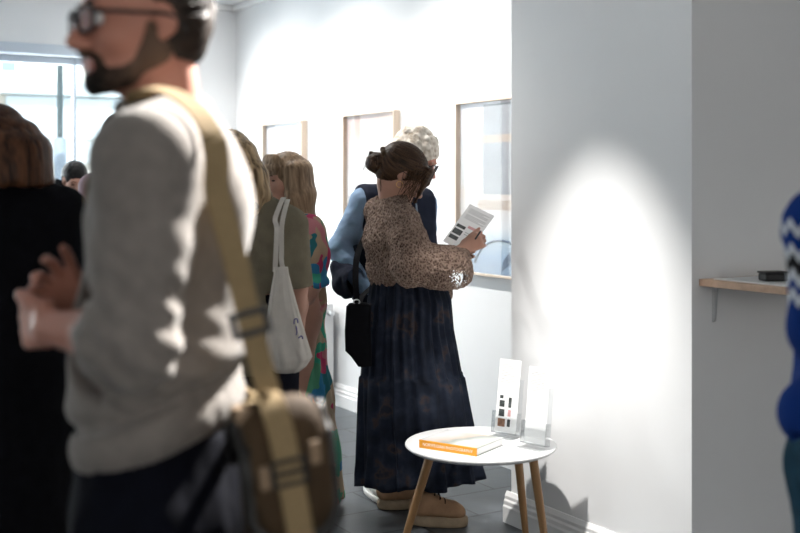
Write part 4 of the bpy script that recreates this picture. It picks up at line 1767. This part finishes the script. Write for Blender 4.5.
# hair: cap swept back into a bun
S = sdf_for([e_.hc], .21, .0042)
H = e_.H
S.ell(H(0, -.017, .040), np.array((.090, .110, .094)), e_.HM(), .02)
S.ell(H(0, -.055, -.015), np.array((.076, .060, .066)), e_.HM(), .04)
S.ell(H(0, .112, -.070), np.array((.086, .072, .100)), e_.HM(), .015, 'sub')
for x in (-1, 1):
    S.ell(H(x * .090, .004, -.016), np.array((.024, .024, .034)), e_.HM(), .006, 'sub')
    # loose locks framing the cheek
    S.chain([H(x * .050, .085, .072), H(x * .066, .092, .020), H(x * .060, .102, -.030), H(x * .050, .108, -.070), H(x * .046, .110, -.095)], [.018, .012, .007, .004, .003], .012)
S.chain([H(.030, .098, .070), H(.046, .104, .02), H(.052, .104, -.03)], [.018, .012, .005], .012)
at, dp = strands(.0042, along(H(0, -.125, .075), e_.hf * .9 + e_.hu * .15, 330, 26))
solid('hair', S, M['hair_brown'], e_.root, dp, at)
bunc = px(377, 163, ED - .02)
S = sdf_for([bunc], .10, .0036)
S.ell(bunc, (.043, .040, .046), None, .02)
for i in range(5):
    a0 = i * 1.25
    pts = [bunc + A(math.cos(a0 + t) * .030, math.sin(a0 + t) * .030, -.03 + .016 * t + .004 * i) for t in np.linspace(0, 3.6, 9)]
    S.chain(pts, [.010, .014, .016, .017, .017, .016, .015, .012, .008], .008)
at, dp = strands(.003, lambda v: (v - bunc) @ np.array([[90, 20, 10], [20, 90, 30], [30, 10, 120.]]))
bun = solid('hair_bun', S, M['hair_brown'], e_.root, dp, at)
mb = MB()
tc0 = px(385.5, 157, ED - .02)
axb = unit(px(392, 158, ED) - px(378, 163, ED))
x_ = unit(np.cross(axb, UP))
y_ = np.cross(axb, x_)
loop = [tc0 + (x_ * math.cos(t) + y_ * math.sin(t)) * (.034 + .004 * math.sin(9 * t)) for t in np.linspace(0, 2 * math.pi, 40)[:-1]]
mb.tube(loop, [.011 + .002 * math.sin(i * 1.9) for i in range(39)], 8, closed=True)
mb.build('hair_tie', M['hair_brown_cloth'] if 'hair_brown_cloth' in M else M['bag_brown'], e_.root)
random.seed(3)
mb = MB()
for i in range(46):
    x = 1 if i % 3 else -1
    p0 = H(x * random.uniform(.04, .085), random.uniform(-.02, .08), random.uniform(.02, .10))
    p2 = H(x * random.uniform(.060, .086), random.uniform(.02, .10), random.uniform(-.13, -.03))
    p1 = (p0 + p2) / 2 + e_.hr * x * random.uniform(.01, .022) + e_.hf * random.uniform(-.01, .02)
    mb.tube(spline([p0, p1, p2], 5), [.0011] * 11, 5)
for i in range(26):
    a0 = random.uniform(0, 6.28)
    p0 = bunc + A(math.cos(a0) * .03, math.sin(a0) * .03, random.uniform(-.035, .035))
    dv_ = unit(A(math.cos(a0), math.sin(a0), random.uniform(-.9, .3)))
    mb.tube(spline([p0, p0 + dv_ * .022 + UP * .01, p0 + dv_ * random.uniform(.035, .05) - UP * random.uniform(0, .03)], 5), [.0009] * 11, 5)
for i in range(14):                                    # nape wisps
    p0 = H(random.uniform(-.05, .06), -.075, random.uniform(-.05, -.02))
    p2 = p0 - UP * random.uniform(.04, .09) - RT * random.uniform(-.01, .03) - FW * random.uniform(0, .02)
    mb.tube(spline([p0, (p0 + p2) / 2 - e_.f * .012, p2], 5), [.0009] * 11, 5)
wm = mb.mesh('loose_strands')
set_attr(wm, 'strand', np.full(len(wm.vertices), .75))
link('loose_strands', wm, M['hair_brown'], e_.root)
mb = MB()
ep = H(.083, -.004, -.040)
mb.tube([ep + (RT * math.cos(t) + UP * math.sin(t)) * .013 - UP * .014 for t in np.linspace(0, 6.283, 22)[:-1]], .0012, 6, closed=True)
mb.build('earring', M['gold'], e_.root)

# open knit jumper: boxy trunk with balloon sleeves
S = sdf_for([px(350, 310, ED - .2), px(350, 310, ED + .2), px(480, 190, ED - .2), px(480, 190, ED + .2)], .16, .0055)
S.cone(px(397, 276, ED), px(394, 238, ED), .106, .120, .05, e_.r, 1.25)
S.cone(px(394, 238, ED), px(391, 211, ED), .120, .084, .05, e_.r, 1.4)
S.ell(px(388, 270, ED - .04), (.070, .12, .060), None, .05)
for x in (-1, 1):
    S.cone(e_.nek - UP * .034, e_.sh[x], .048, .058, .04)
S.cut(px(390, 284, ED), unit(-UP + RT * .12))
w0, w1 = e_.wr[1], e_.wr[-1]
sR = [e_.sh[1], px(409, 241, ED - .17), px(413, 264, ED - .20), px(436, 267, ED - .18), px(450, 267, ED - .15), px(458, 268, ED - .12)]
S.chain(sR, [.056, .074, .088, .090, .086, .052], .03)
S.cone(px(453, 274, ED - .14), px(461, 276, ED - .11), .060, .042, .03)
S.cone(px(456, 260, ED - .12), px(462, 254, ED - .10), .050, .034, .03)
sL = [e_.sh[-1], px(396, 240, ED + .18), px(410, 268, ED + .17), px(430, 274, ED + .14), px(443, 292, ED + .11)]
S.chain(sL, [.066, .074, .080, .066, .050], .03)
S.cone(px(430, 270, ED + .13), e_.wr[-1], .060, .032, .03)
# hollow under the lace so light passes through the holes
nax = unit(e_.H(0, -.03, -.07) - e_.nek)
S.cone(e_.nek - nax * .03, e_.nek + nax * .12, .058, .064, .012, mode='sub')
S.ring(e_.nek + nax * .006 - UP * .004, nax, .066, .011, .012)


def lace_attr(v):
    c = px(459, 277, ED - .14)
    q = v - c
    d = np.hypot(q @ RT, q @ UP)
    l = np.clip(1.2 - d / .062, 0, .95)
    return {'lace': l}


def knit_disp(v, n):
    w = (fbm(v * np.array([13, 13, 8.]) + 3, 3) - .45) * .026
    w += (noise3(v * 95) - .5) * .007
    # twisted seam down the near sleeve
    a, b = px(403, 208, ED - .18), px(424, 262, ED - .26)
    ab = b - a
    t = np.clip(((v - a) @ ab) / (ab @ ab), 0, 1)
    d = np.linalg.norm(v - (a + t[:, None] * ab), axis=1)
    w += np.exp(-(d / .016) ** 2) * .008
    return n * w[:, None]


e_.S = S
solid('jumper', S, M['knit_open'], e_.root, knit_disp, lace_attr)

# long tiered skirt
SK = [(279, 408, 33), (284, 408, 36), (300, 409.5, 40), (330, 409, 43), (362, 411, 47), (372, 411.5, 48.5), (376, 412, 51), (400, 413.5, 53), (430, 416, 55), (460, 418, 57), (470, 419, 58.5), (480, 420, 59.5)]
mb = MB()
rings = []
NS = 220
fine = []
ys = []
for i in range(len(SK) - 1):
    (y0, c0, r0), (y1, c1, r1) = SK[i], SK[i + 1]
    m_ = max(2, int((y1 - y0) / 4))
    for j in range(m_):
        t = j / m_
        fine.append((y0 + (y1 - y0) * t, c0 + (c1 - c0) * t, r0 + (r1 - r0) * t))
fine.append(SK[-1])
for (y, cx, r) in fine:
    c = px(cx, y, ED)
    tt_ = (y - 279) / 210.0
    R0 = r * ED / FPX
    rg = []
    for i in range(NS):
        a = 2 * math.pi * i / NS
        amp = .004 + .020 * tt_
        ph = fbm(np.array([[math.cos(a) * 2.2, math.sin(a) * 2.2, tt_ * 1.4]]))[0] * 7
        if y < 376:
            f_ = math.sin(a * 30 + ph) * (.007 + .004 * tt_) + math.sin(a * 17 + ph * 1.3) * .005
        else:
            t2 = (y - 376) / 113.0
            f_ = math.sin(a * 24 + ph * 1.5) * (.007 + .006 * t2) + math.sin(a * 11 + ph) * (.004 + .016 * t2)
        rr = R0 + f_
        dz = math.cos(a) * .030 * max(0, tt_ - .6)
        if y > 474:
            dz += math.sin(a * 7 + 1) * .010
        rg.append(c + RT * math.cos(a) * rr + FW * math.sin(a) * rr * (.92 - .22 * tt_) + UP * dz)
    rings.append(rg)
mb.loft(rings, True, False)
sk = mb.build('skirt', M['skirt'], e_.root)
sm = sk.modifiers.new('thick', 'SOLIDIFY')
sm.thickness = .003
sm.offset = -1
# crumpled surface of the cloth
for x in (1, -1):
    e_.shoe(x, M['shoe_tan'], M['sole'], .0035, .044, True)

# the leaflet she reads
qs = [px(470, 204, ED + .06), px(494.5, 216, ED - .02), px(450, 247, ED - .02)]
wv_ = unit(qs[1] - qs[0])
up_ = qs[0] - qs[2]
up_ = unit(up_ - wv_ * (up_ @ wv_))
fn_ = np.cross(wv_, up_)
W_, H_ = np.linalg.norm(qs[1] - qs[0]), .205
lc = qs[0] + wv_ * W_ / 2 - up_ * H_ / 2
ltx = [(.12, .08 + .03 * i, .90 - .22 * (i % 3 == 1), .09 + .03 * i, 1) for i in range(9) if i != 4] + [(.45, .44, .85, .50, 4)]
lpc = [(.06, .50, .40, .57, 2), (.06, .61, .40, .73, 2), (.06, .77, .40, .86, 2), (.48, .60, .80, .615, 1), (.48, .65, .78, .665, 1)]
sheet(lc, wv_, up_, fn_, W_, H_, 'leaflet', 'printed white leaflet with dark photos held up by the reading person', ltx + lpc)
pen0 = px(476, 238, ED - .13)
pen1 = px(480, 232, ED - .12)
mb = MB()
mb.tube([pen0 - (pen1 - pen0) * .2, pen0, pen1, pen1 + (pen1 - pen0) * .25], [.0036, .0036, .0036, .0012], 10)
tag(mb.build('pen', M['black']), 'small black pen held against the printed leaflet', 'pen')

# black shoulder bag hanging behind the skirt
BD = ED - .13
bgc = px(357, 334, BD)
sb = empty('shoulder_bag', bgc - UP * .14, 'flat black shoulder bag hanging beside the long navy skirt', 'bag')
rings = []
for (y, xa_, xb_, t) in ((303, 349, 367, .018), (306, 346, 371, .026), (330, 344.5, 371, .032), (350, 345, 372, .032), (356, 351, 372, .028), (366, 358, 372, .020)):
    rg = []
    cx = (xa_ + xb_) / 2
    hw = (xb_ - xa_) / 2 * BD / FPX
    for i in range(28):
        a = 2 * math.pi * i / 28
        ca, sa = math.cos(a), math.sin(a)
        rg.append(px(cx, y, BD) + unit(RT + FW * .25) * math.copysign(abs(ca) ** .5, ca) * hw + FW * math.copysign(abs(sa) ** .6, sa) * t)
    rings.append(rg)
MB().loft(rings).build('bag_body', M['black_cloth'], sb, sharp=1.0)
MB().ribbon(drape(e_.S, spline([px(357, 306, BD), px(355.5, 280, BD + .06), px(357, 256, BD + .18), px(365, 236, BD + .33), px(376, 212, BD + .36), px(386, 200, BD + .33), px(391, 212, BD + .38), px(390, 250, BD + .41), px(376, 282, BD + .36), px(362, 296, BD + .22), px(359, 305, BD + .02)], 6), .024),
            RT, .026, .004).build('strap', M['black_cloth'], sb)
mb = MB()
rc = px(356.5, 302, BD - .015)
mb.tube([rc + RT * .013 * math.cos(t) + UP * .010 * math.sin(t) for t in np.linspace(0, 6.283, 20)[:-1]], .003, 6, closed=True)
mb.build('ring', M['steel'], sb)

# ------------------------------------------------------------------ white-haired man behind her
FD = 5.42
f_ = Person(px(394, 490, FD), dirv(-58), 1.74, .195, label='white-haired person with glasses, navy vest and light blue shirt, bending over')
f_.nek = px(399, 193, FD - .03)
f_.che = px(396, 240, FD)
f_.sh = {1: px(366, 201, FD - .08), -1: px(422, 205, FD + .06)}
f_.el = {1: px(340, 249, FD - .06), -1: px(424, 262, FD + .02)}
f_.wr = {1: px(366, 288, FD - .14), -1: px(428, 300, FD - .08)}
f_.hc = px(415, 158, FD - .12)
f_.look(dirv(-16), 28)
f_.hs = 1.02
f_.brow = M['hair_white']
f_.body(M['skin'], .0075, [f_.relaxed(1), f_.relaxed(-1)])
eyes(f_, True)
glasses(f_, M['black'], r=.0026, w=.026, hgt=.019)
S = sdf_for([f_.hc], .2, .0055)
hair_cap(f_, S, .018, (.125, -.05), (.085, .066, .115))
rng = np.random.RandomState(5)
for i in range(90):
    d = unit(rng.normal(size=3))
    L = f_.H(0, -.017, .037) + (f_.hr * d[0] * .088 + f_.hf * d[1] * .108 + f_.hu * d[2] * .096) * f_.hs
    if d[2] > -.2 and (d[1] < .55 or d[2] > .6):
        S.ell(L, .019, None, .012)
at, dp = strands(.006, lambda v: v * 85)
solid('hair', S, M['hair_white'], f_.root, dp, at)
lo, hi = f_.bounds(.25, z0=.85, z1=1.62)
S = Sdf(lo, hi, .0075)
f_.torso(S, .012)
for x in (-1, 1):
    f_.arm(S, x, .020)
S.cut(f_.pel - UP * .02, -UP)
S.cone(f_.nek - UP * .03, f_.nek + UP * .1, .058, .066, .012, mode='sub')
S.ring(f_.nek + UP * .012, UP, .064, .016, .01)
solid('shirt', S, M['shirt_blue'], f_.root, folds(.022, (12, 12, 20)))
S = Sdf(lo, hi, .0075)
f_.torso(S, .032)
S.cut(f_.pel - UP * .06, -UP)
S.cone(f_.nek - UP * .05 + f_.f * .02, f_.nek + UP * .12, .066, .085, .012, mode='sub')
for a, b in ((f_.nek + f_.f * .14 - UP * .02, f_.pel + f_.f * .22),):
    S.cone(a, b, .020, .012, .01, mode='sub')
for x in (-1, 1):
    o_ = unit(f_.sh[x] - f_.nek)
    S.cut(f_.sh[x] + o_ * .036, f_.r * x, .2)
solid('vest', S, M['navy'], f_.root, folds(.018, (10, 10, 14)))
mb = MB()
mb.tube(spline([f_.nek + f_.f * .105 + f_.r * -.03 - UP * .05, f_.che + f_.f * .170 + f_.r * -.03, f_.wai + f_.f * .165 + f_.r * -.03], 6), .005, 8)
mb.build('zip', M['grey_metal'], f_.root)
S = sdf_for([f_.nek], .18, .006)
S.ring(f_.nek + UP * .006 - f_.f * .01, UP, .088, .024, .02, (1, 1.05), f_.r)
S.cone(f_.nek + f_.f * .06 - UP * .05, f_.nek + f_.f * .2, .06, .07, .02, mode='sub')
solid('collar', S, M['grey_scarf'], f_.root)
f_.trousers(M['navy_pants'], .016)
f_.an[1] = onz(372, 492, 0) + UP * .085
for x in (-1, 1):
    f_.foot[x] = unit(f_.f + f_.r * x * .2)
    f_.shoe(x, M['shoe_white'], M['shoe_white'], .006)
# jacket draped over his bent arm
S = Sdf(px(330, 310, FD - .1) - .15, px(370, 255, FD - .1) + .15, .006)
jp = [px(344, 268, FD - .11), px(343, 284, FD - .12), px(348, 292, FD - .14)]
S.chain(jp, [.048, .052, .035], .03)
S.cone(px(339, 268, FD - .10), px(354, 280, FD - .17), .040, .05, .03)
S.cone(px(352, 274, FD - .17), px(358, 294, FD - .20), .045, .03, .03)
o = solid('jacket', S, M['navy'], None, folds(.03, (16, 16, 12)))
tag(o, 'dark navy jacket draped below the bent light blue sleeve', 'jacket')

# ------------------------------------------------------------------ woman in olive, back turned
CD = 4.05
c_ = Person(px(250, 560, CD), dirv(72), 1.68, .17, label='person with dark blond hair in short-sleeved olive top, seen from behind')
c_.hc = px(229, 166, CD)
c_.look(dirv(60), 0)
c_.brow = M['hair_light']
c_.sh[1] = px(289, 226, CD - .02)
c_.el[1] = px(296, 288, CD - .02)
c_.wr[1] = px(297, 345, CD + .10)
c_.body(M['skin_pale'], .0075, [c_.relaxed(1), c_.relaxed(-1)])
S = sdf_for([c_.hc, c_.hc - UP * .22], .17, .005)
hair_cap(c_, S, .022, (.130, -.05), (.082, .066, .13), False)
for i in range(15):
    a = -2.6 + i * (2.6 * 2 / 14) - math.pi / 2
    d = c_.hr * math.cos(a) + c_.hf * math.sin(a)
    if (d @ c_.hf) > .55:
        continue
    p0 = c_.H(0, -.015, .05) + d * .080
    p3 = c_.nek - RT * .02 + d * .080 - UP * (.03 + .03 * math.sin(i * 2.1))
    S.chain([p0, (p0 + p3) / 2 + d * .012, p3 + d * .006, p3 - UP * .04 + d * (.010 * math.sin(i * 3.3))], [.034, .034, .030, .012], .03)
at, dp = strands(.0028, vertical(85, 6))
solid('hair', S, M['hair_blond'], c_.root, dp, at)
lo, hi = c_.bounds(.25, z0=.72, z1=1.6)
S = Sdf(lo, hi, .007)
S.cone(c_.pel - UP * .05, c_.che, .150, .130, .05, c_.r, 1.3)
S.cone(c_.che, c_.nek - UP * .1, .130, .09, .05, c_.r, 1.5)
for x in (-1, 1):
    S.cone(c_.nek - UP * .035, c_.sh[x], .055, .060, .04)
    S.cone(c_.sh[x], c_.sh[x] + (c_.el[x] - c_.sh[x]) * .92, .062, .066, .04)
    ad = unit(c_.el[x] - c_.sh[x])
    S.cut(c_.sh[x] + (c_.el[x] - c_.sh[x]) * 1.0, ad, .15)
S.cut(px(255, 372, CD), -UP)
S.cone(c_.nek - UP * .02, c_.nek + UP * .1, .060, .066, .01, mode='sub')
c_.S = S
solid('top', S, M['olive'], c_.root, folds(.026, (10, 10, 7)))
c_.trousers(M['navy_pants'], .014)
for x in (-1, 1):
    c_.shoe(x, M['shoe_black'], M['sole'], .007)
# tote bag on her shoulder
TDp = 3.84
tg = empty('tote_bag', px(288, 372, TDp), 'white cotton tote bag hanging from the shoulder of the olive top', 'bag')
TB = [(267, 274, 288, .012), (274, 273.5, 289, .018), (300, 269, 296, .040), (325, 266, 303, .052), (345, 264, 309, .058), (358, 265, 313, .058), (367, 270, 307, .050), (372, 276, 300, .03)]
fineT = []
for i in range(len(TB) - 1):
    for j in range(5):
        t = j / 5
        fineT.append(tuple(TB[i][k] + (TB[i + 1][k] - TB[i][k]) * t for k in range(4)))
fineT.append(TB[-1])
rings = []
for (y, xa_, xb_, t) in fineT:
    rg = []
    cx, hw = (xa_ + xb_) / 2, (xb_ - xa_) / 2 * TDp / FPX
    for i in range(64):
        a = 2 * math.pi * i / 64
        ca, sa = math.cos(a), math.sin(a)
        w = fbm(np.array([[ca * 2.6, sa * 2.6, y * .008]]))[0] - .45
        w2 = fbm(np.array([[ca * 5, sa * 5, y * .03 + 9]]))[0] - .45
        k_ = 1 + w * .95 + w2 * .55
        rg.append(px(cx, y, TDp) + unit(RT * .92 + FW * .3) * math.copysign(abs(ca) ** .8, ca) * hw + FW * math.copysign(abs(sa) ** .8, sa) * t * k_)
    rings.append(rg)
tbd = MB().loft(rings).build('bag_body', M['tote'], tg)
shp = px(287, 212, CD - .09)
for (x0, x1, dd) in ((277, 275, -.015), (283, 284, .035)):
    MB().ribbon(drape(c_.S, spline([px(x1, 272, TDp + dd * .4), px((x0 + x1) / 2 + .5, 240, TDp + dd), px(x0 + .5, 217, TDp + .05 + dd), px(x0 + 2.5, 205.5, CD - .06 + dd), px(x0 + 4, 205, CD + .02 + dd), px(x0 + 4, 214, CD + .09)], 6), .017, .05),
                RT, .017, .003).build('strap', M['tote'], tg)
mb = MB()
mk = lambda pts: mb.tube(spline([px(x, y, TDp - d) for (x, y, d) in pts], 6), .0022, 6)
mk([(294, 324, .046), (294.5, 319.5, .048), (297, 319, .046), (298, 323, .044)])
mk([(296, 326, .047), (297, 332, .047), (296, 335, .048)])
mk([(298.5, 338, .046), (301.5, 336, .042), (303, 339, .041)])
mb.build('printed_mark', M['tote_ink'], tg)

# ------------------------------------------------------------------ woman in the floral dress
DD = 5.0
d_ = Person(px(296, 503, DD), dirv(180 + 22), 1.62, .155, label='person with straight light brown hair in long floral dress with puff sleeves', bust=.05)
d_.hc = px(285, 179, DD)
d_.look(dirv(180 + 38), 4)
d_.brow = M['hair_light']
d_.nek = px(291, 213, DD)
d_.sh[-1] = px(308, 233, DD - .10)
d_.el[-1] = px(313, 283, DD - .10)
d_.wr[-1] = px(296, 312, DD - .22)
d_.body(M['skin_pale'], .0065, [d_.relaxed(1), d_.relaxed(-1)])
eyes(d_, True)
S = sdf_for([d_.hc, d_.hc - UP * .2], .17, .0048)
hair_cap(d_, S, .014, (.115, -.045), (.070, .062, .095), False)
# fringe
for i in range(9):
    x = -.06 + .12 * i / 8
    S.chain([d_.H(x * .7, .07, .105), d_.H(x, .098 - abs(x) * .25, .062), d_.H(x * 1.05, .102 - abs(x) * .3, .030)], [.016, .013, .006], .012)
for i in range(15):
    a = -1.95 + i * (1.95 * 2 / 14) - math.pi / 2
    d = d_.hr * math.cos(a) + d_.hf * math.sin(a)
    p0 = d_.H(0, -.015, .04) + d * .080
    p3 = d_.nek + d * .066 - UP * .03 + RT * .004
    S.chain([p0, (p0 + p3) / 2 + d * .008, p3, p3 - UP * .06], [.030, .030, .028, .010], .03)
at, dp = strands(.0018, vertical(110, 4))
solid('hair', S, M['hair_light'], d_.root, dp, at)
# dress: skirt loft, bodice and puff sleeves
lo, hi = d_.bounds(.3, z0=.02, z1=1.6)
S = Sdf(lo, hi, .0075)
S.cone(px(297, 300, DD), px(295, 250, DD), .125, .122, .05, d_.r, 1.25)
S.cone(px(295, 250, DD), px(293, 226, DD), .122, .075, .05, d_.r, 1.4)
S.chain([px(296, 300, DD), px(297, 340, DD), px(300, 400, DD), px(303, 450, DD), px(306, 500, DD)], [.114, .118, .136, .150, .162], .06)
S.cut(onz(306, 500, 0) + UP * .035, -UP)
for x in (-1, 1):
    S.cone(d_.nek - UP * .03, d_.sh[x], .048, .07, .03)
    m1 = d_.sh[x] + (d_.el[x] - d_.sh[x]) * .45
    S.cone(d_.sh[x] + UP * .01, m1, .074, .082, .04)
    S.cone(m1, d_.el[x], .082, .055, .03)
    S.cut(d_.el[x], unit(d_.el[x] - d_.sh[x]), .12)
    S.ring(d_.el[x], unit(d_.el[x] - d_.sh[x]), .052, .014, .02)
S.cone(d_.nek - UP * .04 + d_.f * .02, d_.nek + UP * .1, .066, .075, .012, mode='sub')


def dress_fold(v, n):
    c = px(303, 400, DD)
    an = np.arctan2((v - c)[:, 1], (v - c)[:, 0])
    low = np.clip((1.0 - v[:, 2]) / .9, 0, 1)
    w = (fbm(v * np.array([13, 13, 5.]), 3) - .45) * .025 + np.sin(an * 15 + fbm(v * 2.5) * 5) * .014 * low
    return n * w[:, None]


solid('dress', S, M['floral'], d_.root, dress_fold)
for x in (-1, 1):
    d_.shoe(x, M['tan'], M['sole'], .007, .02)

# ------------------------------------------------------------------ woman in black at the left edge
BDp = 3.2
b_ = Person(px(0, 640, BDp), dirv(102), 1.76, .20, label='person with long auburn hair in loose black coat, back turned, left edge')
b_.hs = .95
b_.hc = px(-4, 150, BDp)
b_.look(dirv(112), 2)
b_.brow = M['hair_auburn']
b_.sh[1] = px(60, 213, BDp)
b_.nek = b_.nek - UP * .02
b_.el[1] = px(70, 310, BDp - .02)
b_.wr[1] = px(58, 385, BDp + .06)
b_.body(M['skin_pale'], .008, [b_.relaxed(1), b_.relaxed(-1)])
S = sdf_for([b_.hc, b_.hc - UP * .24], .2, .0055)
hair_cap(b_, S, .020, (.13, -.05), (.08, .066, .13), False)
for i in range(34):
    a = -2.5 + i * (2.5 * 2 / 33) - math.pi / 2
    d = b_.hr * math.cos(a) + b_.hf * math.sin(a)
    p0 = b_.H(0, -.015, .04) + d * .082
    p3 = b_.nek + d * .105 + UP * .035
    S.chain([p0, (p0 + p3) / 2 + d * .010, p3, p3 - UP * (.045 + .008 * math.sin(i * 2.3)) + d * .030], [.030, .032, .028, .013], .03)
at, dp = strands(.002, vertical(100, 4))
solid('hair', S, M['hair_auburn'], b_.root, dp, at)
lo, hi = b_.bounds(.35, z0=.25, z1=1.6)
S = Sdf(lo, hi, .008)
S.cone(rd(-1.14, BDp, .40), rd(-1.14, BDp, .95), .185, .170, .05, RT, 1.15)
S.cone(rd(-1.14, BDp, .95), b_.che, .170, .145, .05, RT, 1.3)
S.cone(b_.che, b_.nek - UP * .1, .145, .095, .05, b_.r, 1.5)
for x in (-1, 1):
    S.cone(b_.nek - UP * .03, b_.sh[x], .062, .072, .04)
    S.cone(b_.sh[x], b_.el[x], .074, .066, .03)
    S.cone(b_.el[x], b_.wr[x], .066, .052, .03)
S.cut(rd(-1.14, BDp, .36), -UP)
S.cone(b_.nek - UP * .03, b_.nek + UP * .1, .062, .068, .01, mode='sub')
solid('coat', S, M['black_cloth'], b_.root, folds(.03, (9, 9, 5)))
b_.trousers(M['black_cloth'], .022)
for x in (-1, 1):
    b_.shoe(x, M['shoe_black'], M['shoe_black'], .008)

# ------------------------------------------------------------------ man near the window
GD = 7.5
g_ = Person(px(72, 430, GD), dirv(-64), 1.70, .19, label='person with short black hair looking down in front of the shop window')
g_.hc = px(75, 180, GD - .06)
g_.look(dirv(-62), 20)
g_.brow = M['hair_black']
g_.body(M['skin_pale'], .009, [g_.relaxed(1), g_.relaxed(-1)])
eyes(g_, True)
S = sdf_for([g_.hc], .17, .006)
hair_cap(g_, S, .012, (.118, -.045), (.085, .070, .095))
at, dp = strands(.004, lambda v: v * 90)
solid('hair', S, M['hair_black'], g_.root, dp, at)
lo, hi = g_.bounds(.25, z0=.8, z1=1.6)
S = Sdf(lo, hi, .009)
g_.torso(S, .014)
S.cut(g_.pel - UP * .05, -UP)
S.cone(g_.nek - UP * .03, g_.nek + UP * .1, .060, .068, .01, mode='sub')
S.ring(g_.nek + UP * .008, UP, .066, .014, .01)
solid('shirt', S, M['white_shirt'], g_.root)
S = Sdf(lo, hi, .009)
g_.torso(S, .034)
for x in (-1, 1):
    g_.arm(S, x, .024)
S.cut(g_.pel - UP * .10, -UP)
S.cone(g_.nek - UP * .05, g_.nek + UP * .1, .07, .10, .01, mode='sub')
S.cone(g_.nek + g_.f * .13, g_.pel + g_.f * .2, .07, .03, .02, mode='sub')
solid('jacket', S, M['black_cloth'], g_.root, folds(.02))
g_.trousers(M['navy_pants'], .018, .010)
for x in (-1, 1):
    g_.shoe(x, M['shoe_black'], M['shoe_black'], .009)

# ------------------------------------------------------------------ dark-haired visitor hidden behind the bearded man
HD = 5.6
h_p = Person(px(126, 500, HD), dirv(80), 1.76, .165, label='dark-haired person in dusty pink top, mostly hidden behind the grey jumper')
h_p.hc = px(124, 141, HD)
h_p.look(dirv(80), 5)
h_p.brow = M['hair_dark']
h_p.body(M['skin_pale'], .009, [h_p.relaxed(1), h_p.relaxed(-1)])
S = sdf_for([h_p.hc], .18, .006)
hair_cap(h_p, S, .022, (.125, -.045), (.085, .066, .108))
at, dp = strands(.004, vertical(80, 12))
solid('hair', S, M['hair_dark'], h_p.root, dp, at)
lo, hi = h_p.bounds(.25, z0=.8, z1=1.65)
S = Sdf(lo, hi, .009)
h_p.torso(S, .02)
for x in (-1, 1):
    h_p.arm(S, x, .020)
S.cut(h_p.pel - UP * .06, -UP)
S.cone(h_p.nek - UP * .03, h_p.nek + UP * .1, .060, .068, .01, mode='sub')
solid('top', S, M['pink_top'], h_p.root, folds(.02))
h_p.trousers(M['navy_pants'], .018, .010)
for x in (-1, 1):
    h_p.shoe(x, M['shoe_black'], M['shoe_black'], .009)

# ------------------------------------------------------------------ person in the blue jumper at the right edge
ID = 2.15
i_ = Person(px(872, 640, ID), dirv(12), 1.66, .165, label='person in blue jumper with zigzag bands and teal jeans, right edge')
i_.look(dirv(20), 0)
i_.brow = M['hair_dark']
i_.sh[1] = px(822, 224, ID - .165)
i_.el[1] = px(823, 330, ID - .18)
i_.wr[1] = px(846, 418, ID - .12)
i_.el[-1] = i_.P(-.19, .05, 1.12)
i_.wr[-1] = i_.P(-.17, .22, .97)
i_.body(M['skin_pale'], .008, [i_.relaxed(1), i_.relaxed(-1)])
S = sdf_for([i_.hc, i_.hc - UP * .2], .17, .006)
hair_cap(i_, S, .020, (.125, -.045), (.08, .066, .115), False)
at, dp = strands(.004, vertical(80, 5))
solid('hair', S, M['hair_dark'], i_.root, dp, at)
lo, hi = i_.bounds(.25, z0=.7, z1=1.6)
S = Sdf(lo, hi, .007)
S.cone(px(0, 428, ID)[2] * UP + A(i_.g[0], i_.g[1], 0), i_.che, .135, .130, .05, i_.r, 1.4)
S.cone(i_.che, i_.nek - UP * .1, .130, .09, .05, i_.r, 1.5)
S.ell(px(818, 414, ID - .06), (.075, .075, .075), None, .05)
for x in (-1, 1):
    S.cone(i_.nek - UP * .03, i_.sh[x], .058, .062, .04)
    S.cone(i_.sh[x], i_.el[x], .064, .054, .03)
    S.cone(i_.el[x], i_.wr[x], .054, .046, .03)
    ad = unit(i_.wr[x] - i_.el[x])
    S.cut(i_.wr[x] + ad * .01, ad, .1)
    S.ring(i_.wr[x] - ad * .008, ad, .046, .013, .02)
S.cut(px(0, 436, ID)[2] * UP, -UP)
S.cone(i_.nek - UP * .03, i_.nek + UP * .1, .060, .068, .01, mode='sub')
z_top, z_bot = px(0, 222, ID - .17)[2], px(0, 300, ID - .17)[2]


def band_attr(v):
    ax_ = (i_.sh[1] + i_.el[1]) / 2
    an = np.arctan2((v - ax_)[:, 1], (v - ax_)[:, 0])
    zz = np.abs(((an * 11 / 6.2832) % 1.0) - .5) * 2
    t = (z_top - v[:, 2]) / (z_top - z_bot)
    return {'band': np.clip(.22 + (t * .64) + (zz - .5) * .11, 0, 1)}


solid('jumper', S, M['zigzag'], i_.root, folds(.014, (9, 9, 8)), band_attr)
i_.trousers(M['teal_jeans'], .022)
for x in (-1, 1):
    i_.shoe(x, M['shoe_black'], M['sole'], .008)
